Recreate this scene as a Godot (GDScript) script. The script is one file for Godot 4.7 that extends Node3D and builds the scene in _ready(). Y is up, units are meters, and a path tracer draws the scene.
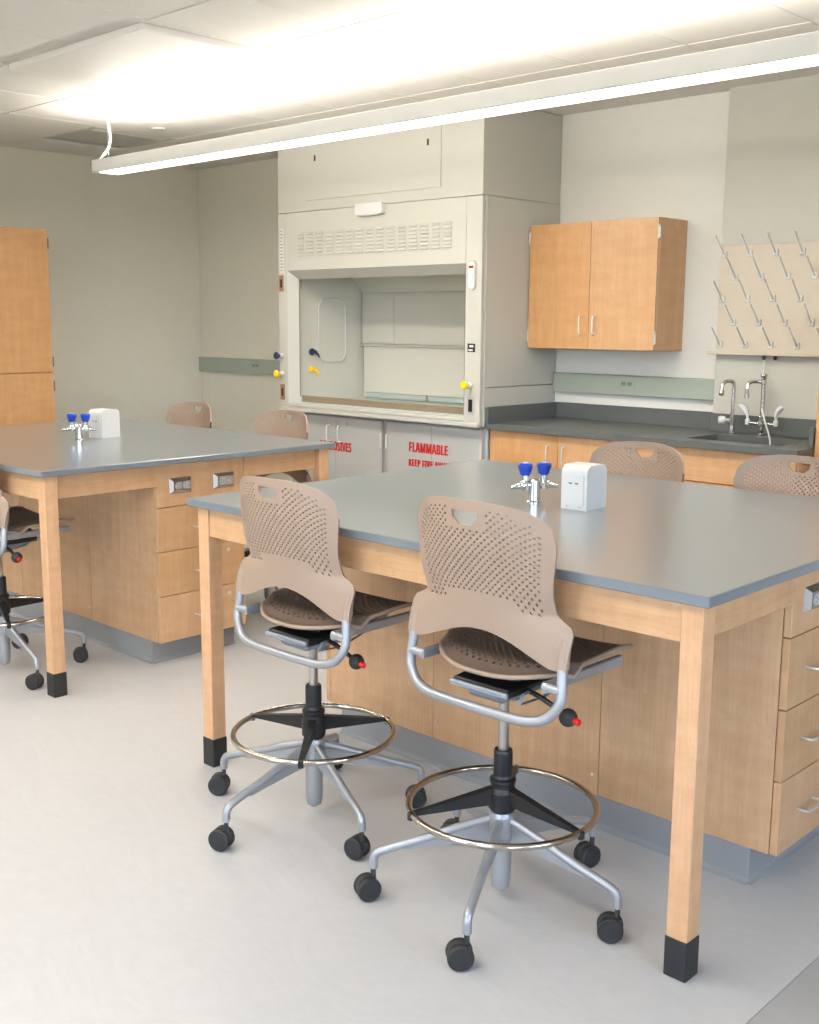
extends Node3D
# A teaching laboratory: two island tables with stools, a fume hood, a sink counter and wall cabinets.

var M := {}
var used := {}

# ------------------------------------------------------------------ helpers
func begin() -> SurfaceTool:
	var st := SurfaceTool.new()
	st.begin(Mesh.PRIMITIVE_TRIANGLES)
	return st

func numbered(called: String) -> String:
	if not used.has(called):
		used[called] = 0
		return called
	used[called] += 1
	return "%s_%03d" % [called, used[called]]

func obj(called: String, st: SurfaceTool, m: Material, parent: Node = self) -> MeshInstance3D:
	var o := MeshInstance3D.new()
	o.mesh = st.commit()
	o.material_override = m
	o.name = numbered(called) if parent == self else called
	o.cast_shadow = GeometryInstance3D.SHADOW_CASTING_SETTING_ON
	parent.add_child(o, true)
	return o

func share(called: String, mesh: Mesh, m: Material, parent: Node, at := Vector3.ZERO) -> MeshInstance3D:
	var o := MeshInstance3D.new()
	o.mesh = mesh
	o.material_override = m
	o.name = called
	o.position = at
	parent.add_child(o, true)
	return o

func tag(o: Node, label: String, category: String, group := "") -> Node:
	o.set_meta("label", label)
	o.set_meta("category", category)
	if group != "":
		o.set_meta("group", group)
	return o

func thing(called: String, label: String, category: String, at := Vector3.ZERO, turn := 0.0, group := "") -> Node3D:
	var o := Node3D.new()
	o.name = numbered(called)
	add_child(o)
	o.position = at
	o.rotation.y = turn
	tag(o, label, category, group)
	return o

func structure(called: String) -> Node3D:
	var o := Node3D.new()
	o.name = numbered(called)
	add_child(o)
	o.set_meta("kind", "structure")
	return o

func vert(st: SurfaceTool, p: Vector3, n: Vector3) -> void:
	st.set_normal(n)
	st.add_vertex(p)

# one triangle, turned so that its front looks along n
func tri3(st: SurfaceTool, a: Vector3, b: Vector3, c: Vector3, na: Vector3, nb: Vector3, nc: Vector3) -> void:
	if (b - a).cross(c - a).dot(na + nb + nc) > 0.0:
		vert(st, a, na); vert(st, c, nc); vert(st, b, nb)
	else:
		vert(st, a, na); vert(st, b, nb); vert(st, c, nc)

func tri(st: SurfaceTool, a: Vector3, b: Vector3, c: Vector3, n: Vector3) -> void:
	tri3(st, a, b, c, n, n, n)

func quad(st: SurfaceTool, a: Vector3, b: Vector3, c: Vector3, d: Vector3, n: Vector3) -> void:
	tri(st, a, b, c, n)
	tri(st, a, c, d, n)

# box with chamfered edges between two corners
func bx(st: SurfaceTool, x0: float, y0: float, z0: float, x1: float, y1: float, z1: float, bev := 0.0015) -> void:
	var lo := Vector3(minf(x0, x1), minf(y0, y1), minf(z0, z1))
	var hi := Vector3(maxf(x0, x1), maxf(y0, y1), maxf(z0, z1))
	var c := (lo + hi) * 0.5
	var h := (hi - lo) * 0.5
	var b := minf(bev, minf(h.x, minf(h.y, h.z)) * 0.6)
	for ax in 3:
		var u := (ax + 1) % 3
		var v := (ax + 2) % 3
		for s in [-1.0, 1.0]:
			var n := Vector3.ZERO
			n[ax] = s
			var ps := []
			for k in [[-1, -1], [1, -1], [1, 1], [-1, 1]]:
				var p := Vector3.ZERO
				p[ax] = h[ax] * s
				p[u] = (h[u] - b) * k[0]
				p[v] = (h[v] - b) * k[1]
				ps.append(c + p)
			quad(st, ps[0], ps[1], ps[2], ps[3], n)
	if b <= 0.0:
		return
	for ax in 3:
		var u := (ax + 1) % 3
		var v := (ax + 2) % 3
		for su in [-1.0, 1.0]:
			for sv in [-1.0, 1.0]:
				var n := Vector3.ZERO
				n[u] = su
				n[v] = sv
				n = n.normalized()
				var ps := []
				for k in [[-1, 0], [1, 0], [1, 1], [-1, 1]]:
					var p := Vector3.ZERO
					p[ax] = (h[ax] - b) * k[0]
					p[u] = (h[u] - (b if k[1] == 0 else 0.0)) * su
					p[v] = (h[v] - (0.0 if k[1] == 0 else b)) * sv
					ps.append(c + p)
				quad(st, ps[0], ps[1], ps[2], ps[3], n)
	for sx in [-1.0, 1.0]:
		for sy in [-1.0, 1.0]:
			for sz in [-1.0, 1.0]:
				var a := c + Vector3(h.x * sx, (h.y - b) * sy, (h.z - b) * sz)
				var d := c + Vector3((h.x - b) * sx, h.y * sy, (h.z - b) * sz)
				var e := c + Vector3((h.x - b) * sx, (h.y - b) * sy, h.z * sz)
				tri(st, a, d, e, Vector3(sx, sy, sz).normalized())

func box(called: String, m: Material, parent: Node, x0: float, y0: float, z0: float, x1: float, y1: float, z1: float, bev := 0.0015) -> MeshInstance3D:
	var st := begin()
	bx(st, x0, y0, z0, x1, y1, z1, bev)
	return obj(called, st, m, parent)

# swept round tube; r may be a float or an array of radii
func tube(st: SurfaceTool, pts: Array, r, seg := 12, closed := false, caps := true) -> void:
	var n := pts.size()
	var rings := []
	var norms := []
	var up := Vector3.UP
	var prev_t := Vector3.ZERO
	for i in n:
		var t: Vector3
		if closed:
			t = (pts[(i + 1) % n] - pts[(i - 1 + n) % n]).normalized()
		elif i == 0:
			t = (pts[1] - pts[0]).normalized()
		elif i == n - 1:
			t = (pts[n - 1] - pts[n - 2]).normalized()
		else:
			t = ((pts[i + 1] - pts[i]).normalized() + (pts[i] - pts[i - 1]).normalized()).normalized()
		if i == 0:
			up = Vector3.UP if absf(t.y) < 0.9 else Vector3.RIGHT
		up = (up - t * up.dot(t)).normalized()
		var side := t.cross(up).normalized()
		var ring := []
		var nr := []
		var rad: float = r[i] if r is Array else r
		for k in seg:
			var a := TAU * k / seg
			var d := up * cos(a) + side * sin(a)
			ring.append(pts[i] + d * rad)
			nr.append(d)
		rings.append(ring)
		norms.append(nr)
		prev_t = t
	var last := n if closed else n - 1
	for i in last:
		var j := (i + 1) % n
		for k in seg:
			var l := (k + 1) % seg
			tri3(st, rings[i][k], rings[j][k], rings[j][l], norms[i][k], norms[j][k], norms[j][l])
			tri3(st, rings[i][k], rings[j][l], rings[i][l], norms[i][k], norms[j][l], norms[i][l])
	if caps and not closed:
		for e in [0, n - 1]:
			var t: Vector3 = (pts[0] - pts[1]).normalized() if e == 0 else (pts[n - 1] - pts[n - 2]).normalized()
			for k in seg:
				tri(st, pts[e], rings[e][k], rings[e][(k + 1) % seg], t)

# surface of revolution about the y axis of xf; profile is [radius, height] pairs
func lathe(st: SurfaceTool, profile: Array, seg := 20, xf := Transform3D.IDENTITY, smooth := false) -> void:
	var n := profile.size()
	var segn := []
	for i in n - 1:
		var d := Vector2(profile[i + 1][0] - profile[i][0], profile[i + 1][1] - profile[i][1])
		segn.append(Vector2(d.y, -d.x).normalized() if d.length() > 1e-6 else Vector2(1, 0))
	for i in n - 1:
		var n0: Vector2 = segn[i]
		var n1: Vector2 = segn[i]
		if smooth:
			if i > 0: n0 = (segn[i] + segn[i - 1]).normalized()
			if i < n - 2: n1 = (segn[i] + segn[i + 1]).normalized()
		for k in seg:
			var a0 := TAU * k / seg
			var a1 := TAU * (k + 1) / seg
			var c0 := Vector3(cos(a0), 0, sin(a0))
			var c1 := Vector3(cos(a1), 0, sin(a1))
			var y0 := Vector3(0, profile[i][1], 0)
			var y1 := Vector3(0, profile[i + 1][1], 0)
			var p := [xf * (c0 * profile[i][0] + y0), xf * (c1 * profile[i][0] + y0), xf * (c1 * profile[i + 1][0] + y1), xf * (c0 * profile[i + 1][0] + y1)]
			var q := [xf.basis * (c0 * n0.x + Vector3(0, n0.y, 0)), xf.basis * (c1 * n0.x + Vector3(0, n0.y, 0)), xf.basis * (c1 * n1.x + Vector3(0, n1.y, 0)), xf.basis * (c0 * n1.x + Vector3(0, n1.y, 0))]
			if profile[i][0] > 1e-5:
				tri3(st, p[0], p[1], p[2], q[0], q[1], q[2])
			if profile[i + 1][0] > 1e-5:
				tri3(st, p[0], p[2], p[3], q[0], q[2], q[3])

# extrude a polygon (in the xy plane of xf) from z = 0 to z = depth
func prism(st: SurfaceTool, poly: PackedVector2Array, depth: float, xf := Transform3D.IDENTITY) -> void:
	var idx := Geometry2D.triangulate_polygon(poly)
	for k in range(0, idx.size(), 3):
		for z in [0.0, depth]:
			var a: Vector2 = poly[idx[k]]
			var b: Vector2 = poly[idx[k + 1]]
			var c: Vector2 = poly[idx[k + 2]]
			tri(st, xf * Vector3(a.x, a.y, z), xf * Vector3(b.x, b.y, z), xf * Vector3(c.x, c.y, z), xf.basis * Vector3(0, 0, -1.0 if z == 0.0 else 1.0) * signf(depth))
	var cw := Geometry2D.is_polygon_clockwise(poly)
	for k in poly.size():
		var a: Vector2 = poly[k]
		var b: Vector2 = poly[(k + 1) % poly.size()]
		var d := (b - a).normalized()
		var nn := Vector3(d.y, -d.x, 0) if not cw else Vector3(-d.y, d.x, 0)
		quad(st, xf * Vector3(a.x, a.y, 0), xf * Vector3(b.x, b.y, 0), xf * Vector3(b.x, b.y, depth), xf * Vector3(a.x, a.y, depth), xf.basis * nn)

func xform(at: Vector3, axis_to: Vector3) -> Transform3D:   # a frame whose y axis points along axis_to
	var y := axis_to.normalized()
	var x := (Vector3.UP if absf(y.y) < 0.9 else Vector3.RIGHT).cross(y).normalized()
	return Transform3D(Basis(x, y, x.cross(y)), at)

func curve_pts(ctrl: Array, steps := 6) -> Array:          # Catmull-Rom through the control points
	var out := []
	for i in ctrl.size() - 1:
		var p0: Vector3 = ctrl[maxi(i - 1, 0)]
		var p1: Vector3 = ctrl[i]
		var p2: Vector3 = ctrl[i + 1]
		var p3: Vector3 = ctrl[mini(i + 2, ctrl.size() - 1)]
		for s in steps:
			out.append(p1.cubic_interpolate(p2, p0, p3, float(s) / steps))
	out.append(ctrl[-1])
	return out

func round_poly(w: float, h: float, r: float, seg := 5) -> PackedVector2Array:
	var out := PackedVector2Array()
	for c in [[1, 1, 0.0], [-1, 1, 90.0], [-1, -1, 180.0], [1, -1, 270.0]]:
		for k in seg + 1:
			var a := deg_to_rad(c[2] + 90.0 * k / seg)
			out.append(Vector2(c[0] * (w * 0.5 - r) + cos(a) * r, c[1] * (h * 0.5 - r) + sin(a) * r))
	return out

func wire_pull(called: String, m: Material, parent: Node, a: Vector3, b: Vector3, out_dir: Vector3, r := 0.0042) -> void:
	var st := begin()
	var d := (b - a).normalized() * 0.012
	var o := out_dir
	tube(st, curve_pts([a, a + o * 0.7, a + o + d, b + o - d, b + o * 0.7, b], 4), r, 8)
	obj(called, st, m, parent)

func lettering(words: String, height: float, width: float, m: Material, parent: Node, at: Vector3, turn := 0.0) -> void:
	var t := TextMesh.new()
	var f := SystemFont.new()
	f.font_names = PackedStringArray(["Droid Sans"])
	f.font_weight = 700
	t.font = f
	t.text = words
	t.font_size = 64
	t.pixel_size = 0.01
	t.depth = 0.02
	var box3 := t.get_aabb()
	var o := MeshInstance3D.new()
	o.name = "lettering"
	o.mesh = t
	o.material_override = m
	parent.add_child(o, true)
	o.position = at
	o.rotation.y = turn
	o.scale = Vector3(width / box3.size.x, height / box3.size.y, 0.05)
	for k in [-1.0, 1.0]:                                  # the strokes are heavy
		var b := o.duplicate()
		b.name = "lettering_stroke"
		o.add_child(b, true)
		b.transform = Transform3D(Basis.IDENTITY, Vector3(k * 0.0022 * box3.size.x / width, 0, k * 0.004))

# ------------------------------------------------------------------ materials
func plain(c: Color, rough := 0.5, metal := 0.0, spec := 0.5) -> StandardMaterial3D:
	var m := StandardMaterial3D.new()
	m.albedo_color = c
	m.roughness = rough
	m.metallic = metal
	m.metallic_specular = spec
	return m

func wood_image(seed_: int, horizontal: bool) -> ImageTexture:
	var W := 512
	var n := FastNoiseLite.new()
	n.seed = seed_
	n.noise_type = FastNoiseLite.TYPE_SIMPLEX_SMOOTH
	n.frequency = 1.0
	n.fractal_type = FastNoiseLite.FRACTAL_FBM
	n.fractal_octaves = 3
	var img := Image.create(W, W, false, Image.FORMAT_RGB8)
	for y in W:
		var fy := float(y) / W
		for x in W:
			var fx := float(x) / W
			var wob := n.get_noise_2d(fx * 3.0, fy * 1.2 + 40.0) * 0.25
			var t := 0.0
			var g := 0.0
			for e in 2:                                   # blended across the edge so that it repeats without a seam
				var u := fx - e
				var wgt := (1.0 - fx) if e == 0 else fx
				t += wgt * n.get_noise_2d((u + wob * 0.1) * 14.0, fy * 0.9)
				g += wgt * n.get_noise_2d(u * 95.0 + 200.0, fy * 4.0)
			var k := 0.5 + t * 0.36 + g * 0.32 + n.get_noise_2d(absf(fx - 0.5) * 5.0 + 60.0, absf(fy - 0.5) * 14.0) * 0.30
			var c := Color(0.90, 0.865, 0.815).lerp(Color(1.0, 1.0, 1.0), clampf(k, 0.0, 1.0))
			if n.get_noise_2d(fx * 150.0 + 9.0, fy * 16.0) > 0.52:
				c = c * Color(0.955, 0.94, 0.915)
			if horizontal:
				img.set_pixel(y, x, c)
			else:
				img.set_pixel(x, y, c)
	img.generate_mipmaps()
	return ImageTexture.create_from_image(img)

func speckle_image(seed_: int, lo: float, hi: float, coarse: float, fine: float) -> ImageTexture:
	var W := 256
	var n := FastNoiseLite.new()
	n.seed = seed_
	n.frequency = 1.0
	n.fractal_octaves = 3
	var img := Image.create(W, W, false, Image.FORMAT_RGB8)
	var rng := RandomNumberGenerator.new()
	rng.seed = seed_
	for y in W:
		for x in W:
			var a := TAU * x / W
			var b := TAU * y / W
			var v := n.get_noise_3d(cos(a) * coarse + 5.0 * cos(b), sin(a) * coarse, sin(b) * coarse) * 0.5 + 0.5
			var k := lerpf(lo, hi, clampf(v * (1.0 - fine) + rng.randf() * fine, 0.0, 1.0))
			img.set_pixel(x, y, Color(k, k, k))
	img.generate_mipmaps()
	return ImageTexture.create_from_image(img)

func textured(c: Color, tex: Texture2D, scale: float, rough := 0.5, spec := 0.5, offset := Vector3.ZERO, metal := 0.0) -> StandardMaterial3D:
	var m := plain(c, rough, metal, spec)
	m.albedo_texture = tex
	m.uv1_triplanar = true
	m.uv1_world_triplanar = true
	m.uv1_triplanar_sharpness = 8.0
	m.uv1_scale = Vector3.ONE * scale
	m.uv1_offset = offset
	return m

func make_materials() -> void:
	var wv := wood_image(3, false)
	var wh := wood_image(8, true)
	var sp := speckle_image(11, 0.93, 1.0, 2.0, 0.45)
	var fl := speckle_image(17, 0.945, 1.0, 1.5, 0.35)
	var wall := speckle_image(23, 0.97, 1.0, 1.2, 0.3)
	var fiss := speckle_image(29, 0.93, 1.0, 3.0, 0.6)
	var maple := Color(0.80, 0.645, 0.49)
	M.wood = textured(maple, wv, 1.0, 0.42)
	M.wood2 = textured(Color(0.79, 0.635, 0.475), wv, 0.9, 0.42, 0.5, Vector3(0.37, 0.2, 0.11))
	M.wood3 = textured(Color(0.81, 0.66, 0.51), wv, 1.1, 0.42, 0.5, Vector3(0.71, 0.5, 0.43))
	M.woodh = textured(maple, wh, 1.0, 0.42)
	M.leg = textured(Color(0.825, 0.665, 0.515), wv, 1.3, 0.42, 0.5, Vector3(0.15, 0.3, 0.65))
	M.oak = textured(Color(0.785, 0.61, 0.425), wv, 0.9, 0.45, 0.5, Vector3(0.55, 0.1, 0.2))
	M.top = textured(Color(0.425, 0.462, 0.498), sp, 3.0, 0.3, 1.0)
	M.top.clearcoat_enabled = true
	M.top.clearcoat = 1.0
	M.top.clearcoat_roughness = 0.22
	M.counter = textured(Color(0.36, 0.37, 0.365), sp, 3.0, 0.38)
	M.floor = textured(Color(0.755, 0.75, 0.745), fl, 1.5, 0.42, 0.4)
	M.floor_dark = textured(Color(0.66, 0.655, 0.645), fl, 1.5, 0.45, 0.4, Vector3(0.3, 0.3, 0.3))
	M.seam = plain(Color(0.55, 0.55, 0.54), 0.6)
	M.wall = textured(Color(0.835, 0.82, 0.76), wall, 1.0, 0.8, 0.3)
	M.wall_white = textured(Color(0.85, 0.845, 0.815), wall, 1.0, 0.8, 0.3)
	M.wall_grey = textured(Color(0.735, 0.73, 0.69), wall, 1.0, 0.75, 0.3)
	M.ceil = textured(Color(0.88, 0.87, 0.845), fiss, 2.5, 0.9, 0.2)
	M.tee = plain(Color(0.82, 0.81, 0.79), 0.5)
	M.tee_dark = plain(Color(0.45, 0.44, 0.42), 0.7)
	M.panel = plain(Color(0.86, 0.85, 0.83), 0.5)
	M.vent = plain(Color(0.68, 0.68, 0.65), 0.6)
	M.vent_dark = plain(Color(0.42, 0.42, 0.41), 0.8)
	M.base = plain(Color(0.55, 0.555, 0.56), 0.5)
	M.black = plain(Color(0.075, 0.075, 0.08), 0.45)
	M.rubber = plain(Color(0.15, 0.15, 0.155), 0.6)
	M.rubber_grey = plain(Color(0.2, 0.2, 0.2), 0.55)
	M.shoe = plain(Color(0.13, 0.135, 0.14), 0.5)
	M.silver = plain(Color(0.64, 0.65, 0.665), 0.38, 0.55)
	M.chrome = plain(Color(0.82, 0.82, 0.82), 0.10, 1.0)
	M.ring = plain(Color(0.74, 0.71, 0.67), 0.13, 1.0)
	M.steel = plain(Color(0.70, 0.69, 0.67), 0.3, 1.0)
	M.nickel = plain(Color(0.84, 0.84, 0.83), 0.3, 0.6)
	M.tan = plain(Color(0.59, 0.51, 0.445), 0.5)
	M.brown = plain(Color(0.37, 0.305, 0.26), 0.5)
	M.white = plain(Color(0.80, 0.80, 0.79), 0.38)
	M.white_dim = plain(Color(0.79, 0.79, 0.775), 0.4)
	M.blue = plain(Color(0.06, 0.25, 0.68), 0.3)
	M.navy = plain(Color(0.10, 0.14, 0.30), 0.35)
	M.yellow = plain(Color(0.93, 0.77, 0.06), 0.4)
	M.red = plain(Color(0.85, 0.06, 0.10), 0.35)
	M.letter = plain(Color(0.72, 0.07, 0.08), 0.5)
	M.hood = plain(Color(0.71, 0.705, 0.67), 0.45)
	M.hood_in = plain(Color(0.80, 0.79, 0.745), 0.5)
	M.hood_dark = plain(Color(0.40, 0.40, 0.38), 0.7)
	M.hood_base = plain(Color(0.66, 0.665, 0.66), 0.45)
	M.copper = plain(Color(0.62, 0.47, 0.36), 0.4, 0.3)
	M.sill = plain(Color(0.60, 0.54, 0.46), 0.45, 0.3)  # tan tint paints in a warm reflection on the metal
	M.slot = plain(Color(0.70, 0.75, 0.73), 0.4)
	M.sage = plain(Color(0.585, 0.62, 0.575), 0.5)
	M.sage_dark = plain(Color(0.50, 0.53, 0.49), 0.5)
	M.rack = textured(Color(0.765, 0.725, 0.66), wall, 1.0, 0.35, 0.5)
	M.display = plain(Color(0.45, 0.10, 0.09), 0.3)
	M.lcd = plain(Color(0.72, 0.78, 0.85), 0.3)
	M.ink = plain(Color(0.45, 0.44, 0.42), 0.7)
	M.grey = plain(Color(0.68, 0.68, 0.67), 0.5)
	M.bluegrey = plain(Color(0.55, 0.58, 0.62), 0.4, 0.4)
	var g := plain(Color(0.9, 0.95, 1.0, 0.06), 0.02)
	g.transparency = BaseMaterial3D.TRANSPARENCY_ALPHA
	M.glass = g
	var e := plain(Color(1, 1, 1), 0.5)
	e.emission_enabled = true
	e.emission = Color(1.0, 0.985, 0.96)
	e.emission_energy_multiplier = 3.0
	M.glow = e

# ------------------------------------------------------------------ stool
func shell(nu: int, nv: int, thick: float, S: Callable, kind: Callable) -> SurfaceTool:
	# a curved sheet over a grid; kind(i, j): 0 solid, 1 with a round hole, 2 left open
	var st := begin()
	var P := []
	var N := []
	var e := 0.004
	for j in nv + 1:
		var rp := []
		var rn := []
		for i in nu + 1:
			var u := -1.0 + 2.0 * i / nu
			var v := float(j) / nv
			var p: Vector3 = S.call(u, v)
			var du: Vector3 = S.call(minf(u + e, 1.0), v) - S.call(maxf(u - e, -1.0), v)
			var dv: Vector3 = S.call(u, minf(v + e, 1.0)) - S.call(u, maxf(v - e, 0.0))
			rp.append(p)
			rn.append(du.cross(dv).normalized())
		P.append(rp)
		N.append(rn)
	var K := []
	for j in nv:
		var r := []
		for i in nu:
			r.append(kind.call(i, j))
		K.append(r)
	for j in nv:
		for i in nu:
			var k: int = K[j][i]
			if k == 2:
				continue
			if k > 3:                                     # half a cell, cut along its diagonal
				var ids := [0, 1, 3] if k == 4 else [0, 1, 2]
				var cut := [1, 3] if k == 4 else [0, 2]
				var cp := [P[j][i], P[j][i + 1], P[j + 1][i + 1], P[j + 1][i]]
				var cn := [N[j][i], N[j][i + 1], N[j + 1][i + 1], N[j + 1][i]]
				for s in [1.0, -1.0]:
					var t: float = thick * 0.5 * s
					tri3(st, cp[ids[0]] + cn[ids[0]] * t, cp[ids[1]] + cn[ids[1]] * t, cp[ids[2]] + cn[ids[2]] * t, cn[ids[0]] * s, cn[ids[1]] * s, cn[ids[2]] * s)
				var wa: Vector3 = cn[cut[0]] * thick * 0.5
				var wb: Vector3 = cn[cut[1]] * thick * 0.5
				var away: Vector3 = ((cp[cut[0]] + cp[cut[1]]) * 0.5 - (cp[ids[0]] + cp[ids[1]] + cp[ids[2]]) / 3.0).normalized()
				quad(st, cp[cut[0]] - wa, cp[cut[1]] - wb, cp[cut[1]] + wb, cp[cut[0]] + wa, away)
				continue
			var c := [P[j][i], P[j][i + 1], P[j + 1][i + 1], P[j + 1][i]]
			var q := [N[j][i], N[j][i + 1], N[j + 1][i + 1], N[j + 1][i]]
			for s in [1.0, -1.0]:
				var t: float = thick * 0.5 * s
				if k == 0:
					tri3(st, c[0] + q[0] * t, c[1] + q[1] * t, c[2] + q[2] * t, q[0] * s, q[1] * s, q[2] * s)
					tri3(st, c[0] + q[0] * t, c[2] + q[2] * t, c[3] + q[3] * t, q[0] * s, q[2] * s, q[3] * s)
				else:
					for a in 8:
						var pa := cell_edge(c, a)
						var pb := cell_edge(c, a + 1)
						var ia := cell_hole(c, a)
						var ib := cell_hole(c, a + 1)
						var na := cell_edge(q, a).normalized()
						var nb := cell_edge(q, a + 1).normalized()
						tri3(st, pa + na * t, pb + nb * t, ib + nb * t, na * s, nb * s, nb * s)
						tri3(st, pa + na * t, ib + nb * t, ia + na * t, na * s, nb * s, na * s)
			if k == 1:
				var cen: Vector3 = (c[0] + c[1] + c[2] + c[3]) * 0.25
				var nc: Vector3 = (q[0] + q[1] + q[2] + q[3]).normalized()
				for a in 8:
					var ia := cell_hole(c, a)
					var ib := cell_hole(c, a + 1)
					var h: Vector3 = nc * thick * 0.5
					quad(st, ia - h, ib - h, ib + h, ia + h, (cen - (ia + ib) * 0.5).normalized())
			# walls toward open cells and the border
			var sides := [[0, 1, i, j - 1], [1, 2, i + 1, j], [2, 3, i, j + 1], [3, 0, i - 1, j]]
			for w in sides:
				var open: bool = w[2] < 0 or w[3] < 0 or w[2] >= nu or w[3] >= nv
				if not open:
					open = K[w[3]][w[2]] == 2
				if open:
					var a: Vector3 = c[w[0]]
					var b: Vector3 = c[w[1]]
					var ha: Vector3 = q[w[0]] * thick * 0.5
					var hb: Vector3 = q[w[1]] * thick * 0.5
					var out: Vector3 = ((a + b) * 0.5 - (c[0] + c[1] + c[2] + c[3]) * 0.25).normalized()
					quad(st, a - ha, b - hb, b + hb, a + ha, out)
	return st

func cell_edge(c: Array, a: int) -> Vector3:
	a = a % 8
	if a % 2 == 0:
		return c[a / 2]
	return (c[a / 2] + c[(a / 2 + 1) % 4]) * 0.5

func cell_hole(c: Array, a: int) -> Vector3:
	var an := deg_to_rad(225.0 + 45.0 * (a % 8))
	var x := 0.5 + 0.36 * cos(an)
	var y := 0.5 + 0.36 * sin(an)
	return (c[0] * (1.0 - x) + c[1] * x) * (1.0 - y) + (c[3] * (1.0 - x) + c[2] * x) * y

func back_point(u: float, v: float) -> Vector3:
	var au := absf(u)
	var drop := 0.098 * (1.0 - pow(maxf(1.0 - pow(au, 3.0), 0.0), 1.0 / 2.4))
	var arch := 0.060 * (1.0 - pow(cos(PI * 0.5 * minf(au / 0.84, 1.0)), 1.3))
	var y := lerpf(0.753, 1.078, v) - drop * smoothstep(0.42, 1.0, v) - arch * (1.0 - smoothstep(0.0, 0.42, v))
	var hw := lerpf(0.252, 0.203, smoothstep(0.782, 0.818, y)) + 0.013 * smoothstep(0.84, 1.0, y)
	var zc := lerpf(0.122, 0.190, smoothstep(0.70, 1.08, y)) - 0.010 * exp(-pow((y - 0.86) / 0.07, 2.0))
	var ze := 0.112 - 0.026 * exp(-pow((y - 0.80) / 0.055, 2.0)) + 0.004 * smoothstep(0.85, 1.05, y)
	return Vector3(u * hw, y, lerpf(ze, zc, 1.0 - pow(au, 2.1)))

func back_kind(i: int, j: int) -> int:
	# slot for the hand near the top: flat above, rounded below
	if j >= 31 and j <= 34 and i >= 18 and i <= 25:
		if j == 31:
			return 0 if i < 19 or i > 24 else (4 if i == 19 else (5 if i == 24 else 2))
		if j == 32:
			return 4 if i == 18 else (5 if i == 25 else 2)
		return 2
	if i >= 16 and i <= 27 and j >= 30:
		return 0
	var du := absi(2 * i - 43)
	if du > 37 or j < 11 - (2 if du > 24 else 0) or j > 35 - (1 if du > 26 else 0) - (2 if du > 33 else 0):
		return 0
	return 1 if (i + j) % 2 == 0 else 0

func seat_point(u: float, v: float) -> Vector3:
	# v runs from the rear edge to the front edge
	var au := absf(u)
	var zr := 0.142 - 0.115 * pow(au, 2.6)
	var zf := -0.220 - 0.018 * (1.0 - au * au) + 0.012 * pow(au, 6.0)
	var z := lerpf(zr, zf, v)
	var hw := 0.211 + 0.008 * v
	var y := 0.672 + 0.008 * smoothstep(0.2, 0.7, v) - 0.018 * smoothstep(0.84, 1.0, v) * (1.0 - 0.7 * pow(au, 4.0))
	y += 0.012 * au * au * (1.0 - v) - 0.022 * (1.0 - smoothstep(0.0, 0.16, v)) + 0.010 * pow(au, 3.0) - 0.014 * pow(au, 12.0) * (1.0 - v)
	return Vector3(u * hw, y, z)

func seat_kind(i: int, j: int) -> int:
	var du := absi(2 * i - 37)
	if du > 33 or j < 3 or j > 31:
		return 0
	return 1 if (i + j) % 2 == 0 else 0

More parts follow.
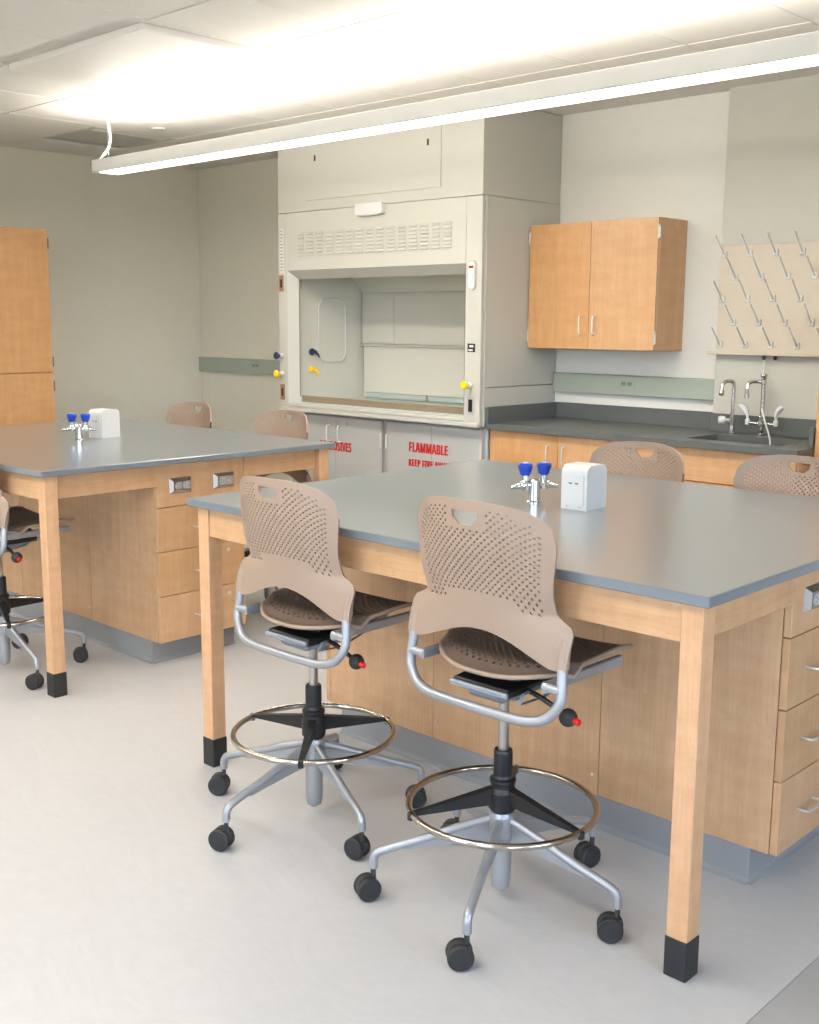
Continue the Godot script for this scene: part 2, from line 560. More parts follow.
func make_stool() -> Node3D:
	var t := Node3D.new()
	var cool := begin()
	# five-star base
	var hub := begin()
	lathe(hub, [[0.0, 0.028], [0.012, 0.028], [0.022, 0.036], [0.026, 0.06], [0.027, 0.16], [0.033, 0.18], [0.034, 0.235], [0.031, 0.246], [0.0, 0.246]], 22)
	obj("hub", hub, M.silver, t)
	for k in 5:
		var a := TAU * k / 5.0
		var d := Vector3(cos(a), 0, sin(a))
		var st := begin()
		tube(st, curve_pts([d * 0.02 + Vector3(0, 0.226, 0), d * 0.10 + Vector3(0, 0.202, 0), d * 0.22 + Vector3(0, 0.160, 0), d * 0.304 + Vector3(0, 0.134, 0), d * 0.328 + Vector3(0, 0.118, 0), d * 0.332 + Vector3(0, 0.085, 0)], 5), 0.0115, 10)
		var side := Vector3(-d.z, 0, d.x) * 0.004
		var web := [d * 0.028 + Vector3(0, 0.222, 0), d * 0.27 + Vector3(0, 0.139, 0), d * 0.24 + Vector3(0, 0.136, 0), d * 0.028 + Vector3(0, 0.165, 0)]
		for s in [-1.0, 1.0]:
			quad(st, web[0] + side * s, web[1] + side * s, web[2] + side * s, web[3] + side * s, side.normalized() * s)
		quad(st, web[2] - side, web[3] - side, web[3] + side, web[2] + side, Vector3.DOWN)
		var leg := obj("leg", st, M.silver, t)
		leg.set_meta("label", "silver base leg")
		# twin-wheel caster, rolled to a different heading at each leg
		var yaw := deg_to_rad(48.0) + 0.45 * sin(a * 2.0 + 0.6)
		var ax := Vector3(cos(yaw), 0, sin(yaw))
		var roll := Vector3(-ax.z, 0, ax.x)
		var c := d * 0.332 + roll * 0.016
		c.y = 0.032
		var cs := begin()
		tube(cs, [d * 0.332 + Vector3(0, 0.088, 0), d * 0.332 + Vector3(0, 0.045, 0)], 0.007, 8)
		lathe(cs, [[0.0, -0.006], [0.029, -0.006], [0.029, 0.006], [0.0, 0.006]], 16, xform(c + Vector3(0, 0.004, 0), ax))
		var caster := obj("caster", cs, M.rubber_grey, leg)
		for s in [-1.0, 1.0]:
			var wst := begin()
			lathe(wst, [[0.0, 0.0], [0.028, 0.0], [0.032, 0.004], [0.032, 0.014], [0.029, 0.018], [0.026, 0.018], [0.0245, 0.0165], [0.0, 0.0175]], 24, xform(c + ax * 0.0058 * s, ax * s))
			obj("wheel", wst, M.rubber, leg)
	# column, sleeve, foot ring
	var col := begin()
	lathe(col, [[0.0, 0.40], [0.0135, 0.40], [0.0135, 0.565], [0.0, 0.565]], 18)
	obj("column", col, M.steel, t)
	var sl := begin()
	lathe(sl, [[0.0, 0.25], [0.030, 0.25], [0.036, 0.256], [0.036, 0.300], [0.031, 0.312], [0.031, 0.322], [0.034, 0.326], [0.034, 0.334], [0.027, 0.338], [0.0245, 0.345], [0.0245, 0.405], [0.0225, 0.412], [0.0, 0.412]], 22)
	obj("height_sleeve", sl, M.black, t)
	for k in 3:
		var a := TAU * k / 3.0
		var d := Vector3(cos(a), 0, sin(a))
		var sd := Vector3(-d.z, 0, d.x)
		var st := begin()
		var i0 := [d * 0.028 + sd * 0.013 + Vector3(0, 0.312, 0), d * 0.028 - sd * 0.013 + Vector3(0, 0.312, 0), d * 0.028 - sd * 0.011 + Vector3(0, 0.268, 0), d * 0.028 + sd * 0.011 + Vector3(0, 0.268, 0)]
		var o0 := [d * 0.238 + sd * 0.007 + Vector3(0, 0.270, 0), d * 0.238 - sd * 0.007 + Vector3(0, 0.270, 0), d * 0.238 - sd * 0.006 + Vector3(0, 0.260, 0), d * 0.238 + sd * 0.006 + Vector3(0, 0.260, 0)]
		quad(st, i0[0], i0[1], o0[1], o0[0], Vector3.UP + d * 0.2)
		quad(st, i0[2], i0[3], o0[3], o0[2], Vector3.DOWN)
		quad(st, i0[0], o0[0], o0[3], i0[3], sd)
		quad(st, i0[1], o0[1], o0[2], i0[2], -sd)
		bx(st, d.x * 0.245 - 0.008, 0.248, d.z * 0.245 - 0.008, d.x * 0.245 + 0.008, 0.270, d.z * 0.245 + 0.008, 0.003)
		obj("ring_spoke", st, M.black, t)
	var ring := begin()
	var rp := []
	for k in 48:
		rp.append(Vector3(cos(TAU * k / 48.0) * 0.241, 0.262, sin(TAU * k / 48.0) * 0.241))
	tube(ring, rp, 0.0088, 12, true)
	obj("foot_ring", ring, M.ring, t)
	# everything above the gas column sits in the upper frame, so that a lower stool only moves this
	var up := Node3D.new()
	up.name = "upper_frame"
	t.add_child(up)
	var tb := begin()
	var half := [Vector3(-0.235, 0.708, 0.106), Vector3(-0.236, 0.690, 0.108), Vector3(-0.240, 0.645, 0.114), Vector3(-0.238, 0.615, 0.119), Vector3(-0.212, 0.580, 0.128), Vector3(-0.175, 0.564, 0.136), Vector3(-0.11, 0.558, 0.142)]
	var path := half.duplicate()
	for k in range(half.size() - 1, -1, -1):
		path.append(Vector3(-half[k].x, half[k].y, half[k].z))
	tube(tb, curve_pts(path, 5), 0.0128, 14)
	for s in [-1.0, 1.0]:
		tube(tb, [Vector3(0.240 * s, 0.648, 0.116), Vector3(0.190 * s, 0.648, 0.116)], [0.0115, 0.0115], 12)
	obj("back_frame", tb, M.silver, up)
	for s in [-1.0, 1.0]:
		var rail := begin()
		var xa: float = 0.196 * s
		bx(rail, xa - 0.008, 0.634, -0.20, xa + 0.008, 0.660, 0.125, 0.003)
		obj("seat_rail", rail, M.silver, up)
	var mech := begin()
	bx(mech, -0.090, 0.590, -0.11, 0.090, 0.614, 0.123, 0.005)
	bx(mech, -0.065, 0.612, -0.10, 0.065, 0.644, 0.060, 0.006)
	bx(mech, -0.185, 0.630, -0.06, 0.185, 0.652, 0.04, 0.004)
	obj("tilt_mechanism", mech, M.black, up)
	var plate := begin()
	bx(plate, -0.092, 0.594, 0.122, 0.092, 0.608, 0.134, 0.003)
	bx(plate, -0.060, 0.566, -0.085, 0.060, 0.598, 0.105, 0.012)
	lathe(plate, [[0.0, 0.548], [0.03, 0.548], [0.04, 0.566], [0.0, 0.566]], 18)
	for s in [-1.0, 1.0]:
		prism(plate, PackedVector2Array([Vector2(0.10, 0.578), Vector2(0.08, 0.600), Vector2(-0.20, 0.640), Vector2(-0.20, 0.655), Vector2(-0.17, 0.625), Vector2(0.0, 0.574)]), 0.012, Transform3D(Basis(Vector3(0, 0, 1), Vector3(0, 1, 0), Vector3(-1, 0, 0)), Vector3(0.105 * s + 0.006, 0, 0)))
	obj("support_casting", plate, M.bluegrey, up)
	var rod := begin()
	tube(rod, curve_pts([Vector3(0.06, 0.602, 0.05), Vector3(0.12, 0.598, 0.055), Vector3(0.17, 0.580, 0.052), Vector3(0.204, 0.566, 0.052)], 4), 0.0065, 8)
	var lever := obj("height_lever", rod, M.black, up)
	var ball := begin()
	var prof := []
	for k in 11:
		var a := -PI * 0.5 + PI * k / 10.0
		prof.append([cos(a) * 0.0225, sin(a) * 0.0225])
	lathe(ball, prof, 18, Transform3D(Basis.IDENTITY, Vector3(0.217, 0.562, 0.052)), true)
	obj("lever_ball", ball, M.rubber, up)
	var tip := begin()
	lathe(tip, [[0.0, 0.018], [0.0085, 0.018], [0.0085, 0.033], [0.0065, 0.036], [0.0, 0.036]], 14, xform(Vector3(0.217, 0.562, 0.052), Vector3(1, -0.12, 0.1)))
	obj("lever_button", tip, M.red, up).set_meta("label", "red push button")
	obj("backrest", shell(44, 38, 0.0075, back_point, back_kind), M.tan, up).set_meta("label", "tan perforated plastic backrest with a hand slot")
	for s in [-1.0, 1.0]:
		var sock := begin()
		tube(sock, curve_pts([Vector3(0.2355 * s, 0.698, 0.107), Vector3(0.2350 * s, 0.73, 0.102), Vector3(0.2350 * s, 0.770, 0.093)], 3), [0.0150, 0.0152, 0.0152, 0.0150, 0.0142, 0.0120, 0.0080], 14)
		obj("back_socket", sock, M.tan, up)
	obj("seat", shell(38, 34, 0.006, seat_point, seat_kind), M.brown, up).set_meta("label", "dark brown perforated seat")
	var rim := begin()
	var rpts := []
	for k in 41:
		rpts.append(seat_point(-1.0 + 2.0 * k / 40.0, 0.0) + Vector3(0, -0.002, 0))
	for k in 15:
		rpts.append(seat_point(1.0, (k + 1) / 15.0))
		rpts.push_front(seat_point(-1.0, (k + 1) / 15.0))
	tube(rim, rpts, 0.0062, 8)
	obj("seat_rim", rim, M.tan, up)
	return t

func place_stool(proto: Node3D, label: String, at: Vector3, turn: float, base_turn: float, ring_turn: float, lift: float, group: String) -> void:
	var o := proto.duplicate()
	o.name = numbered("lab_stool")
	add_child(o)
	o.position = at
	o.rotation.y = turn
	tag(o, label, "stool", group)
	var i := 0
	for c in o.get_children():
		if c.name.begins_with("upper_frame"):
			# the pieces of the upper frame are parts of the stool itself
			for p in c.get_children():
				c.remove_child(p)
				p.owner = null
				o.add_child(p, true)
				p.position += Vector3(0, lift, -0.024)
			o.remove_child(c)
			c.free()
		elif c.name.begins_with("leg") or c.name.begins_with("hub"):
			c.rotation.y = base_turn
		elif c.name.begins_with("ring_spoke"):
			c.rotation.y = ring_turn
		elif c.name.begins_with("column"):
			c.position.y += lift

# ------------------------------------------------------------------ tables
func lab_table(label: String, at: Vector3, hx: float, hz: float) -> void:
	var t := thing("lab_table", label, "table", at)
	var o := box("tabletop", M.top, t, -hx, 0.8886, -hz, hx, 0.914, hz, 0.0025)
	o.set_meta("label", "slate grey epoxy tabletop")
	var w := 0.054
	var i := 0.026
	for sx in [-1.0, 1.0]:
		for sz in [-1.0, 1.0]:
			var cx: float = sx * (hx - i - w * 0.5)
			var cz: float = sz * (hz - i - w * 0.5)
			var leg := box("leg", M.leg, t, cx - w * 0.5, 0.02, cz - w * 0.5, cx + w * 0.5, 0.8886, cz + w * 0.5, 0.002)
			var sh := box("leg_sleeve", M.shoe, leg, cx - w * 0.5 - 0.002, 0.0, cz - w * 0.5 - 0.002, cx + w * 0.5 + 0.002, 0.098, cz + w * 0.5 + 0.002, 0.002)
			sh.set_meta("label", "black rubber leg sleeve")
	var lx := hx - i - w
	var lz := hz - i - w
	for s in [-1.0, 1.0]:
		box("apron", M.woodh, t, -lx, 0.792, s * (hz - i - 0.006), lx, 0.8886, s * (hz - i - 0.028), 0.0015)
	for s in [-1.0, 1.0]:
		for r in [[0.208, lz], [-0.258, -lz]]:
			box("apron", M.woodh, t, s * (hx - i - 0.030), 0.792, r[0], s * (hx - i - 0.052), 0.8886, r[1], 0.0015)

func outlet(parent: Node, at: Vector3) -> void:
	# steel plate with sloping sides on a face that looks toward +x; the duplex lies on its side
	var st := begin()
	var hy := 0.034
	var hz := 0.056
	var iy := 0.021
	var iz := 0.044
	var d := 0.016
	var a := [at + Vector3(0, -hy, -hz), at + Vector3(0, -hy, hz), at + Vector3(0, hy, hz), at + Vector3(0, hy, -hz)]
	var b := [at + Vector3(d, -iy, -iz), at + Vector3(d, -iy, iz), at + Vector3(d, iy, iz), at + Vector3(d, iy, -iz)]
	var nn := [Vector3(0.6, -0.8, 0), Vector3(0.6, 0, 0.8), Vector3(0.6, 0.8, 0), Vector3(0.6, 0, -0.8)]
	for k in 4:
		var l := (k + 1) % 4
		quad(st, a[k], a[l], b[l], b[k], nn[k])
	quad(st, b[0], b[1], b[2], b[3], Vector3.RIGHT)
	var o := obj("outlet_plate", st, M.steel, parent)
	o.set_meta("label", "brushed steel outlet plate")
	for s in [-1.0, 1.0]:
		var rs := begin()
		prism(rs, round_poly(0.030, 0.030, 0.011), 0.003, Transform3D(Basis(Vector3(0, 0, -1), Vector3(0, 1, 0), Vector3(1, 0, 0)), at + Vector3(d - 0.0005, 0, 0.020 * s)))
		obj("receptacle", rs, M.grey, o)
		var sl := begin()
		for q in [-1.0, 1.0]:
			bx(sl, at.x + d + 0.002, at.y + 0.006 * q - 0.0018, at.z + 0.020 * s + 0.001, at.x + d + 0.0032, at.y + 0.006 * q + 0.0018, at.z + 0.020 * s + 0.009, 0.0)
		bx(sl, at.x + d + 0.002, at.y - 0.0025, at.z + 0.020 * s - 0.010, at.x + d + 0.0032, at.y + 0.0025, at.z + 0.020 * s - 0.005, 0.0)
		obj("slots", sl, M.ink, o)

func pedestal(label: String, at: Vector3, pull_z: float) -> void:
	var t := thing("drawer_cabinet", label, "cabinet", at)
	var x1 := 0.879
	var x0 := -0.879
	var zf := 0.205
	var zb := -0.255
	box("carcass", M.wood2, t, x0 + 0.022, 0.104, zb + 0.018, x1 - 0.022, 0.884, zf - 0.016, 0.001)
	# long sides in three panels, screws near the joints
	var cuts := [x0 + 0.022, -0.346, 0.319, x1 - 0.022]
	var tones := [M.wood3, M.wood, M.wood3]
	for k in 3:
		for s in [0, 1]:
			var z0: float = zf - 0.016 if s == 0 else zb
			box("side_panel", tones[k] if s == 0 else M.wood, t, cuts[k] + 0.0008, 0.104, z0, cuts[k + 1] - 0.0008, 0.884, z0 + 0.017, 0.001)
	for x in [-0.33, 0.297]:
		var sc := begin()
		lathe(sc, [[0.0055, 0.0], [0.0055, 0.0015], [0.003, 0.0025], [0.0, 0.0025]], 12, xform(Vector3(x, 0.164, zf + 0.001), Vector3(0, 0, 1)))
		obj("screw", sc, M.nickel, t)
	# cove base
	var kb := begin()
	bx(kb, x0 + 0.077, 0.0, zb + 0.01, x1 - 0.077, 0.103, zf - 0.004, 0.002)
	var toe := [Vector2(0, 0), Vector2(0.012, 0), Vector2(0.004, 0.006), Vector2(0.0, 0.02)]
	prism(kb, PackedVector2Array(toe), x1 - x0 - 0.154, Transform3D(Basis(Vector3(0, 0, 1), Vector3(0, 1, 0), Vector3(-1, 0, 0)), Vector3(x1 - 0.077, 0, zf - 0.005)))
	prism(kb, PackedVector2Array(toe), zf - zb - 0.014, Transform3D(Basis(Vector3(1, 0, 0), Vector3(0, 1, 0), Vector3(0, 0, 1)), Vector3(x1 - 0.078, 0, zb + 0.010)))
	obj("cove_base", kb, M.base, t).set_meta("label", "grey vinyl cove base")
	for s in [1.0, -1.0]:
		var xa: float = s * x1
		var xb: float = s * (x1 - 0.0205)
		box("outlet_panel", M.wood3, t, xa, 0.6995, zb, xb, 0.886, zf, 0.0015)
		var ys := [0.6965, 0.5065, 0.5035, 0.3115, 0.3085, 0.106]
		for k in 3:
			var dr := box("drawer", [M.wood, M.wood2, M.wood3][k], t, xa, ys[2 * k], zb, xb, ys[2 * k + 1], zf, 0.0015)
			var ym: float = (ys[2 * k] + ys[2 * k + 1]) * 0.5
			wire_pull("handle", M.nickel, dr, Vector3(xa, ym, pull_z), Vector3(xa, ym, pull_z - 0.098), Vector3(0.032 * s, 0, 0))
			if s > 0.0:
				var lk := begin()
				lathe(lk, [[0.009, 0.0], [0.009, 0.002], [0.007, 0.003], [0.0, 0.003]], 12, xform(Vector3(xa, ym + 0.062, -0.165), Vector3.RIGHT))
				obj("lock", lk, M.nickel, dr)
		if s > 0.0:
			for z in [0.085, -0.145]:
				outlet(t, Vector3(xa, 0.787, z))

func gas_turret(label: String, at: Vector3, dir: Vector3) -> void:
	var t := thing("gas_turret", label, "gas tap", at)
	var st := begin()
	lathe(st, [[0.026, 0.0], [0.026, 0.003], [0.0205, 0.006], [0.0195, 0.07], [0.017, 0.076], [0.0, 0.077]], 20)
	obj("post", st, M.chrome, t)
	for s in [1.0, -1.0]:
		var d: Vector3 = dir.normalized() * s
		var v := begin()
		# body, serrated hose nozzle and stem
		tube(v, [d * 0.012 + Vector3(0, 0.055, 0), d * 0.040 + Vector3(0, 0.057, 0)], [0.010, 0.014], 14)
		var o := d * 0.032 + Vector3(0, 0.056, 0)
		lathe(v, [[0.0, 0.0], [0.015, 0.002], [0.0155, 0.012], [0.012, 0.016], [0.009, 0.018], [0.0095, 0.026], [0.007, 0.028], [0.008, 0.036], [0.0055, 0.038], [0.0065, 0.046], [0.004, 0.049], [0.0, 0.050]], 14, xform(o, d + Vector3(0, -0.15, 0)))
		lathe(v, [[0.013, -0.012], [0.014, 0.008], [0.011, 0.016], [0.011, 0.034], [0.0, 0.034]], 14, Transform3D(Basis.IDENTITY, o))
		var valve := obj("valve", v, M.chrome, t)
		var kn := begin()
		var xf := Transform3D(Basis.IDENTITY, o + Vector3(0, 0.032, 0))
		lathe(kn, [[0.0, 0.0], [0.014, 0.0], [0.017, 0.004], [0.0245, 0.029], [0.0245, 0.033], [0.020, 0.039], [0.0, 0.040]], 8, xf)
		obj("knob", kn, M.blue, valve).set_meta("label", "blue tapered knob")
		var cap := begin()
		lathe(cap, [[0.0095, 0.0385], [0.0095, 0.0415], [0.0, 0.042]], 14, xf)
		obj("index_cap", cap, M.lcd, valve)

func outlet_box(label: String, at: Vector3, turn: float) -> void:
	var t := thing("power_pedestal", label, "outlet box", at, turn)
	var w := 0.092
	var d := 0.118
	var h := 0.138
	# side profile: straight front and back with rounded top corners
	var p := PackedVector2Array([Vector2(-d * 0.5, 0.0), Vector2(d * 0.5, 0.0)])
	for k in 7:
		var a := PI * 0.5 * k / 6.0
		p.append(Vector2(d * 0.5 - 0.026 + cos(a) * 0.026, h - 0.026 + sin(a) * 0.026))
	for k in 7:
		var a := PI * 0.5 + PI * 0.5 * k / 6.0
		p.append(Vector2(-d * 0.5 + 0.026 + cos(a) * 0.026, h - 0.026 + sin(a) * 0.026))
	var st := begin()
	prism(st, p, w, Transform3D(Basis(Vector3(0, 0, 1), Vector3(0, 1, 0), Vector3(-1, 0, 0)), Vector3(w * 0.5, 0, 0)))
	obj("housing", st, M.white, t)
	var fp := begin()
	prism(fp, round_poly(w - 0.020, 0.096, 0.008), 0.004, Transform3D(Basis.IDENTITY, Vector3(0, 0.062, d * 0.5 - 0.0005)))
	var face := obj("face_plate", fp, M.white, t)
	for s in [-1.0, 1.0]:
		var hl := begin()
		prism(hl, round_poly(0.013, 0.005, 0.002), 0.0012, Transform3D(Basis.IDENTITY, Vector3(s * 0.011, 0.083, d * 0.5 + 0.003)))
		obj("socket_slot", hl, M.ink, face)
		var ft := begin()
		prism(ft, round_poly(0.009, 0.004, 0.0015), 0.0015, Transform3D(Basis.IDENTITY, Vector3(s * 0.022, 0.010, d * 0.5)))
		obj("catch", ft, M.grey, t)

# ------------------------------------------------------------------ fume hood
func fume_hood() -> void:
	var t := thing("fume_hood", "large off-white fume hood with open sash and louvred header", "fume hood", Vector3(-4.994, 0, -5.24))
	var X := func(x: float) -> float: return x + 4.98
	var Z := func(z: float) -> float: return z + 5.24
	var x0: float = X.call(-5.866)
	var x1: float = X.call(-4.104)
	var zf: float = Z.call(-4.878)
	var zw: float = Z.call(-5.597)
	# outer shell: upper enclosure, side walls, back, bottom deck
	box("upper_enclosure", M.hood, t, x0 + 0.002, 2.1812, zf - 0.003, x1 - 0.002, 2.687, zw, 0.002)
	box("side_wall", M.hood, t, x0, 0.90, zf - 0.02, X.call(-5.80), 2.180, zw, 0.002)
	var rs := begin()
	bx(rs, X.call(-4.17), 1.118, zf - 0.028, x1, 2.180, zw, 0.002)
	bx(rs, X.call(-4.17), 0.90, zf - 0.028, x1 - 0.002, 1.1145, zw, 0.002)
	obj("side_wall", rs, M.hood, t)
	box("trim_strip", M.hood, t, x1 - 0.004, 0.895, zf - 0.044, x1 + 0.004, 2.180, zf - 0.036, 0.001)
	var bs := begin()
	bx(bs, X.call(-5.80), 0.90, zw + 0.02, X.call(-4.17), 2.18, zw, 0.001)
	obj("rear_wall", bs, M.hood_in, t)
	# header with a sloped lower edge, posts with mitred bevels
	var hd := begin()
	bx(hd, X.call(-5.775), 1.812, zf - 0.03, X.call(-4.222), 2.178, zf, 0.0015)
	obj("header_panel", hd, M.hood, t)
	var lo := begin()
	var a := [Vector3(X.call(-5.775), 1.812, zf), Vector3(X.call(-4.22), 1.812, zf), Vector3(X.call(-4.262), 1.757, zf - 0.065), Vector3(X.call(-5.735), 1.757, zf - 0.065)]
	quad(lo, a[0], a[1], a[2], a[3], Vector3(0, -0.76, 0.65).normalized())
	quad(lo, a[0] + Vector3(0, 0, -0.065), a[1] + Vector3(0, 0, -0.065), a[2], a[3], Vector3(0, 0, -1))
	quad(lo, a[0], a[1], a[1] + Vector3(0, 0, -0.065), a[0] + Vector3(0, 0, -0.065), Vector3(0, 1, 0))
	obj("header_bevel", lo, M.hood, t)
	for s in [0, 1]:
		var p := begin()
		var xa: float = x0 if s == 0 else X.call(-4.222)
		var xb: float = X.call(-5.775) if s == 0 else x1
		bx(p, xa, 0.898, zf - 0.024, xb, 2.178, zf, 0.003)
		var bi: float = X.call(-5.775) if s == 0 else X.call(-4.222)
		var bo: float = X.call(-5.735) if s == 0 else X.call(-4.262)
		var sg := 1.0 if s == 0 else -1.0
		var q := [Vector3(bi, 0.945, zf), Vector3(bi, 1.812, zf), Vector3(bo, 1.757, zf - 0.065), Vector3(bo, 0.945, zf - 0.065)]
		quad(p, q[0], q[1], q[2], q[3], Vector3(0.8 * sg, 0, 0.6))
		quad(p, q[3], q[2], Vector3(bi - 0.03 * sg, 1.757, zf - 0.065), Vector3(bi - 0.03 * sg, 0.945, zf - 0.065), Vector3(0, 0, -1))
		var post := obj("post", p, M.hood, t)
	# dark strip standing for the gap between the left bevel and the liner
	box("gap_strip", M.hood_dark, t, X.call(-5.778), 0.95, zf - 0.085, X.call(-5.752), 1.85, zf - 0.068, 0.001)
	box("sash_stop", M.vent, t, X.call(-5.775), 1.70, zf - 0.115, X.call(-5.762), 1.77, zf - 0.095, 0.001)
	# interior liner
	box("liner_side", M.hood_in, t, X.call(-5.80), 0.93, zf - 0.10, X.call(-5.776), 2.10, zw + 0.02, 0.001)
	box("liner_side", M.hood_in, t, X.call(-4.225), 0.93, zf - 0.06, X.call(-4.20), 2.10, zw + 0.02, 0.001)
	var zb: float = Z.call(-5.552)
	var seam: float = X.call(-5.45)
	for r in [[X.call(-5.765), seam - 0.001], [seam + 0.001, X.call(-4.225)]]:
		box("baffle_panel", M.hood_in, t, r[0], 1.335, zb - 0.006, r[1], 1.682, zb, 0.001)
	box("baffle_panel", M.hood_in, t, X.call(-5.742), 0.995, zb - 0.006, X.call(-4.225), 1.312, zb, 0.001)
	box("baffle_rail", M.hood, t, X.call(-5.772), 1.314, zb - 0.004, X.call(-4.225), 1.333, zb + 0.012, 0.002)
	var tilt := begin()
	quad(tilt, Vector3(X.call(-5.775), 1.684, zb), Vector3(X.call(-4.225), 1.684, zb), Vector3(X.call(-4.225), 1.90, zb + 0.21), Vector3(X.call(-5.775), 1.90, zb + 0.21), Vector3(0, -0.7, 0.7))
	quad(tilt, Vector3(X.call(-5.775), 1.694, zb - 0.008), Vector3(X.call(-4.225), 1.694, zb - 0.008), Vector3(X.call(-4.225), 1.91, zb + 0.20), Vector3(X.call(-5.775), 1.91, zb + 0.20), Vector3(0, 0.7, -0.7))
	obj("sloped_baffle", tilt, M.hood_in, t)
	box("liner_top", M.hood_in, t, X.call(-5.80), 2.08, zf - 0.04, X.call(-4.17), 2.10, zw + 0.02, 0.001)
	for r in [[X.call(-5.74), X.call(-5.20)], [X.call(-5.14), X.call(-4.24)]]:
		box("exhaust_slot", M.slot, t, r[0], 0.958, zb - 0.02, r[1], 0.992, zb - 0.012, 0.001)
	box("slot_bracket", M.hood, t, X.call(-5.195), 0.955, zb - 0.012, X.call(-5.145), 0.998, zb + 0.004, 0.002)
	# oval access panel in the left liner
	var oval := begin()
	var op := []
	var poly := round_poly(0.248, 0.425, 0.07, 6)
	for v in poly:
		op.append(Vector3(X.call(-5.7745), 1.424 + v.y, Z.call(-5.275) + v.x))
	tube(oval, op, 0.006, 8, true)
	var acc := obj("access_gasket", oval, M.white_dim, t)
	# deck, sill and its grille
	box("work_surface", M.slot, t, X.call(-5.79), 0.918, zf - 0.06, X.call(-4.20), 0.95, zw + 0.02, 0.002)
	var sill := begin()
	bx(sill, x0 + 0.02, 0.893, zf - 0.07, x1 - 0.002, 0.918, zf + 0.012, 0.004)
	bx(sill, X.call(-5.775), 0.918, zf - 0.06, X.call(-4.215), 0.944, zf + 0.006, 0.006)
	obj("sill", sill, M.hood, t)
	for k in 4:
		box("sill_bar", M.sill, t, X.call(-5.73), 0.9445 + 0.0125 * k, zf - 0.098, X.call(-4.235), 0.9555 + 0.0125 * k, zf - 0.080 + 0.002 * (k % 2), 0.002)
	var cl := begin()
	bx(cl, X.call(-5.765), 0.944, zf - 0.085, X.call(-5.73), 0.985, zf - 0.065, 0.003)
	obj("sash_foot", cl, M.white_dim, t)
	# louvres
	var lst := begin()
	var la := [Vector3(-0.032, 0.008, 0.0), Vector3(0.032, 0.008, 0.0), Vector3(0.029, -0.004, 0.007), Vector3(-0.029, -0.004, 0.007)]
	quad(lst, la[0], la[1], la[2], la[3], Vector3(0, 0.5, 0.86))
	quad(lst, la[3], la[2], Vector3(0.029, -0.0055, 0.006), Vector3(-0.029, -0.0055, 0.006), Vector3(0, -0.7, 0.7))
	quad(lst, Vector3(-0.032, 0.006, 0.0), Vector3(0.032, 0.006, 0.0), Vector3(0.029, -0.0055, 0.006), Vector3(-0.029, -0.0055, 0.006), Vector3(0, -0.9, -0.4))
	for sx in [-1.0, 1.0]:
		tri(lst, Vector3(0.032 * sx, 0.008, 0.0), Vector3(0.029 * sx, -0.004, 0.007), Vector3(0.031 * sx, -0.004, 0.0), Vector3(0.9 * sx, 0, 0.4))
	var lm := lst.commit()
	for c in 15:
		for r in 7:
			var at := Vector3(X.call(-5.637 + 0.0912 * c), 1.908 + 0.0222 * r, zf)
			share("louvre", lm, M.hood, t, at)
	# upper access panel with two latches
	var ap := begin()
	bx(ap, X.call(-5.587), 2.245, zf - 0.006, X.call(-4.419), 2.60, zf + 0.0025, 0.0012)
	var panel := obj("access_panel", ap, M.hood, t)
	for x in [-5.493, -4.519]:
		box("latch", M.black, panel, X.call(x) - 0.008, 2.482, zf + 0.002, X.call(x) + 0.008, 2.518, zf + 0.004, 0.001)
	# hood light / flow alarm box
	var fb := begin()
	prism(fb, round_poly(0.235, 0.066, 0.014), 0.030, Transform3D(Basis.IDENTITY, Vector3(X.call(-4.982), 2.158, zf)))
	bx(fb, X.call(-5.07), 2.119, zf + 0.004, X.call(-4.90), 2.128, zf + 0.026, 0.002)
	obj("alarm_box", fb, M.white, t).set_meta("label", "rounded white alarm box")
	# controls on the posts
	for y in [1.732, 1.015]:
		var swp := box("switch_plate", M.copper, t, X.call(-5.858), y - 0.052, zf, X.call(-5.812), y + 0.052, zf + 0.003, 0.001)
		box("switch", M.black, swp, X.call(-5.843), y - 0.026, zf + 0.003, X.call(-5.827), y + 0.026, zf + 0.008, 0.001)
	var sr := box("switch_plate", M.grey, t, X.call(-4.196), 0.962, zf, X.call(-4.140), 1.068, zf + 0.003, 0.001)
	box("switch", M.black, sr, X.call(-4.182), 0.980, zf + 0.003, X.call(-4.154), 1.050, zf + 0.008, 0.001)
	var tagm := box("warning_label", M.white_dim, t, X.call(-5.848), 1.80, zf, X.call(-5.812), 2.085, zf + 0.0008, 0.0)
	for k in 13:
		box("print_line", M.ink, tagm, X.call(-5.844), 1.812 + 0.021 * k, zf + 0.0008, X.call(-5.818 if k % 3 else -5.826), 1.818 + 0.021 * k, zf + 0.0012, 0.0)
	var mon := begin()
	prism(mon, round_poly(0.056, 0.165, 0.026), 0.012, Transform3D(Basis.IDENTITY, Vector3(X.call(-4.168), 1.746, zf)))
	var mo := obj("airflow_monitor", mon, M.vent, t)
	var mi := begin()
	prism(mi, round_poly(0.042, 0.148, 0.018), 0.003, Transform3D(Basis.IDENTITY, Vector3(X.call(-4.168), 1.746, zf + 0.012)))
	obj("monitor_face", mi, M.white, mo)
	box("readout", M.display, mo, X.call(-4.184), 1.785, zf + 0.015, X.call(-4.152), 1.798, zf + 0.0165, 0.0)
	box("keypad", M.lcd, mo, X.call(-4.180), 1.690, zf + 0.015, X.call(-4.156), 1.755, zf + 0.0165, 0.0)
	var sk := box("sticker", M.black, t, X.call(-4.198), 1.318, zf, X.call(-4.142), 1.366, zf + 0.001, 0.0)
	box("print_line", M.white, sk, X.call(-4.185), 1.345, zf + 0.001, X.call(-4.155), 1.357, zf + 0.0014, 0.0)
	box("print_line", M.white, sk, X.call(-4.192), 1.324, zf + 0.001, X.call(-4.160), 1.334, zf + 0.0014, 0.0)
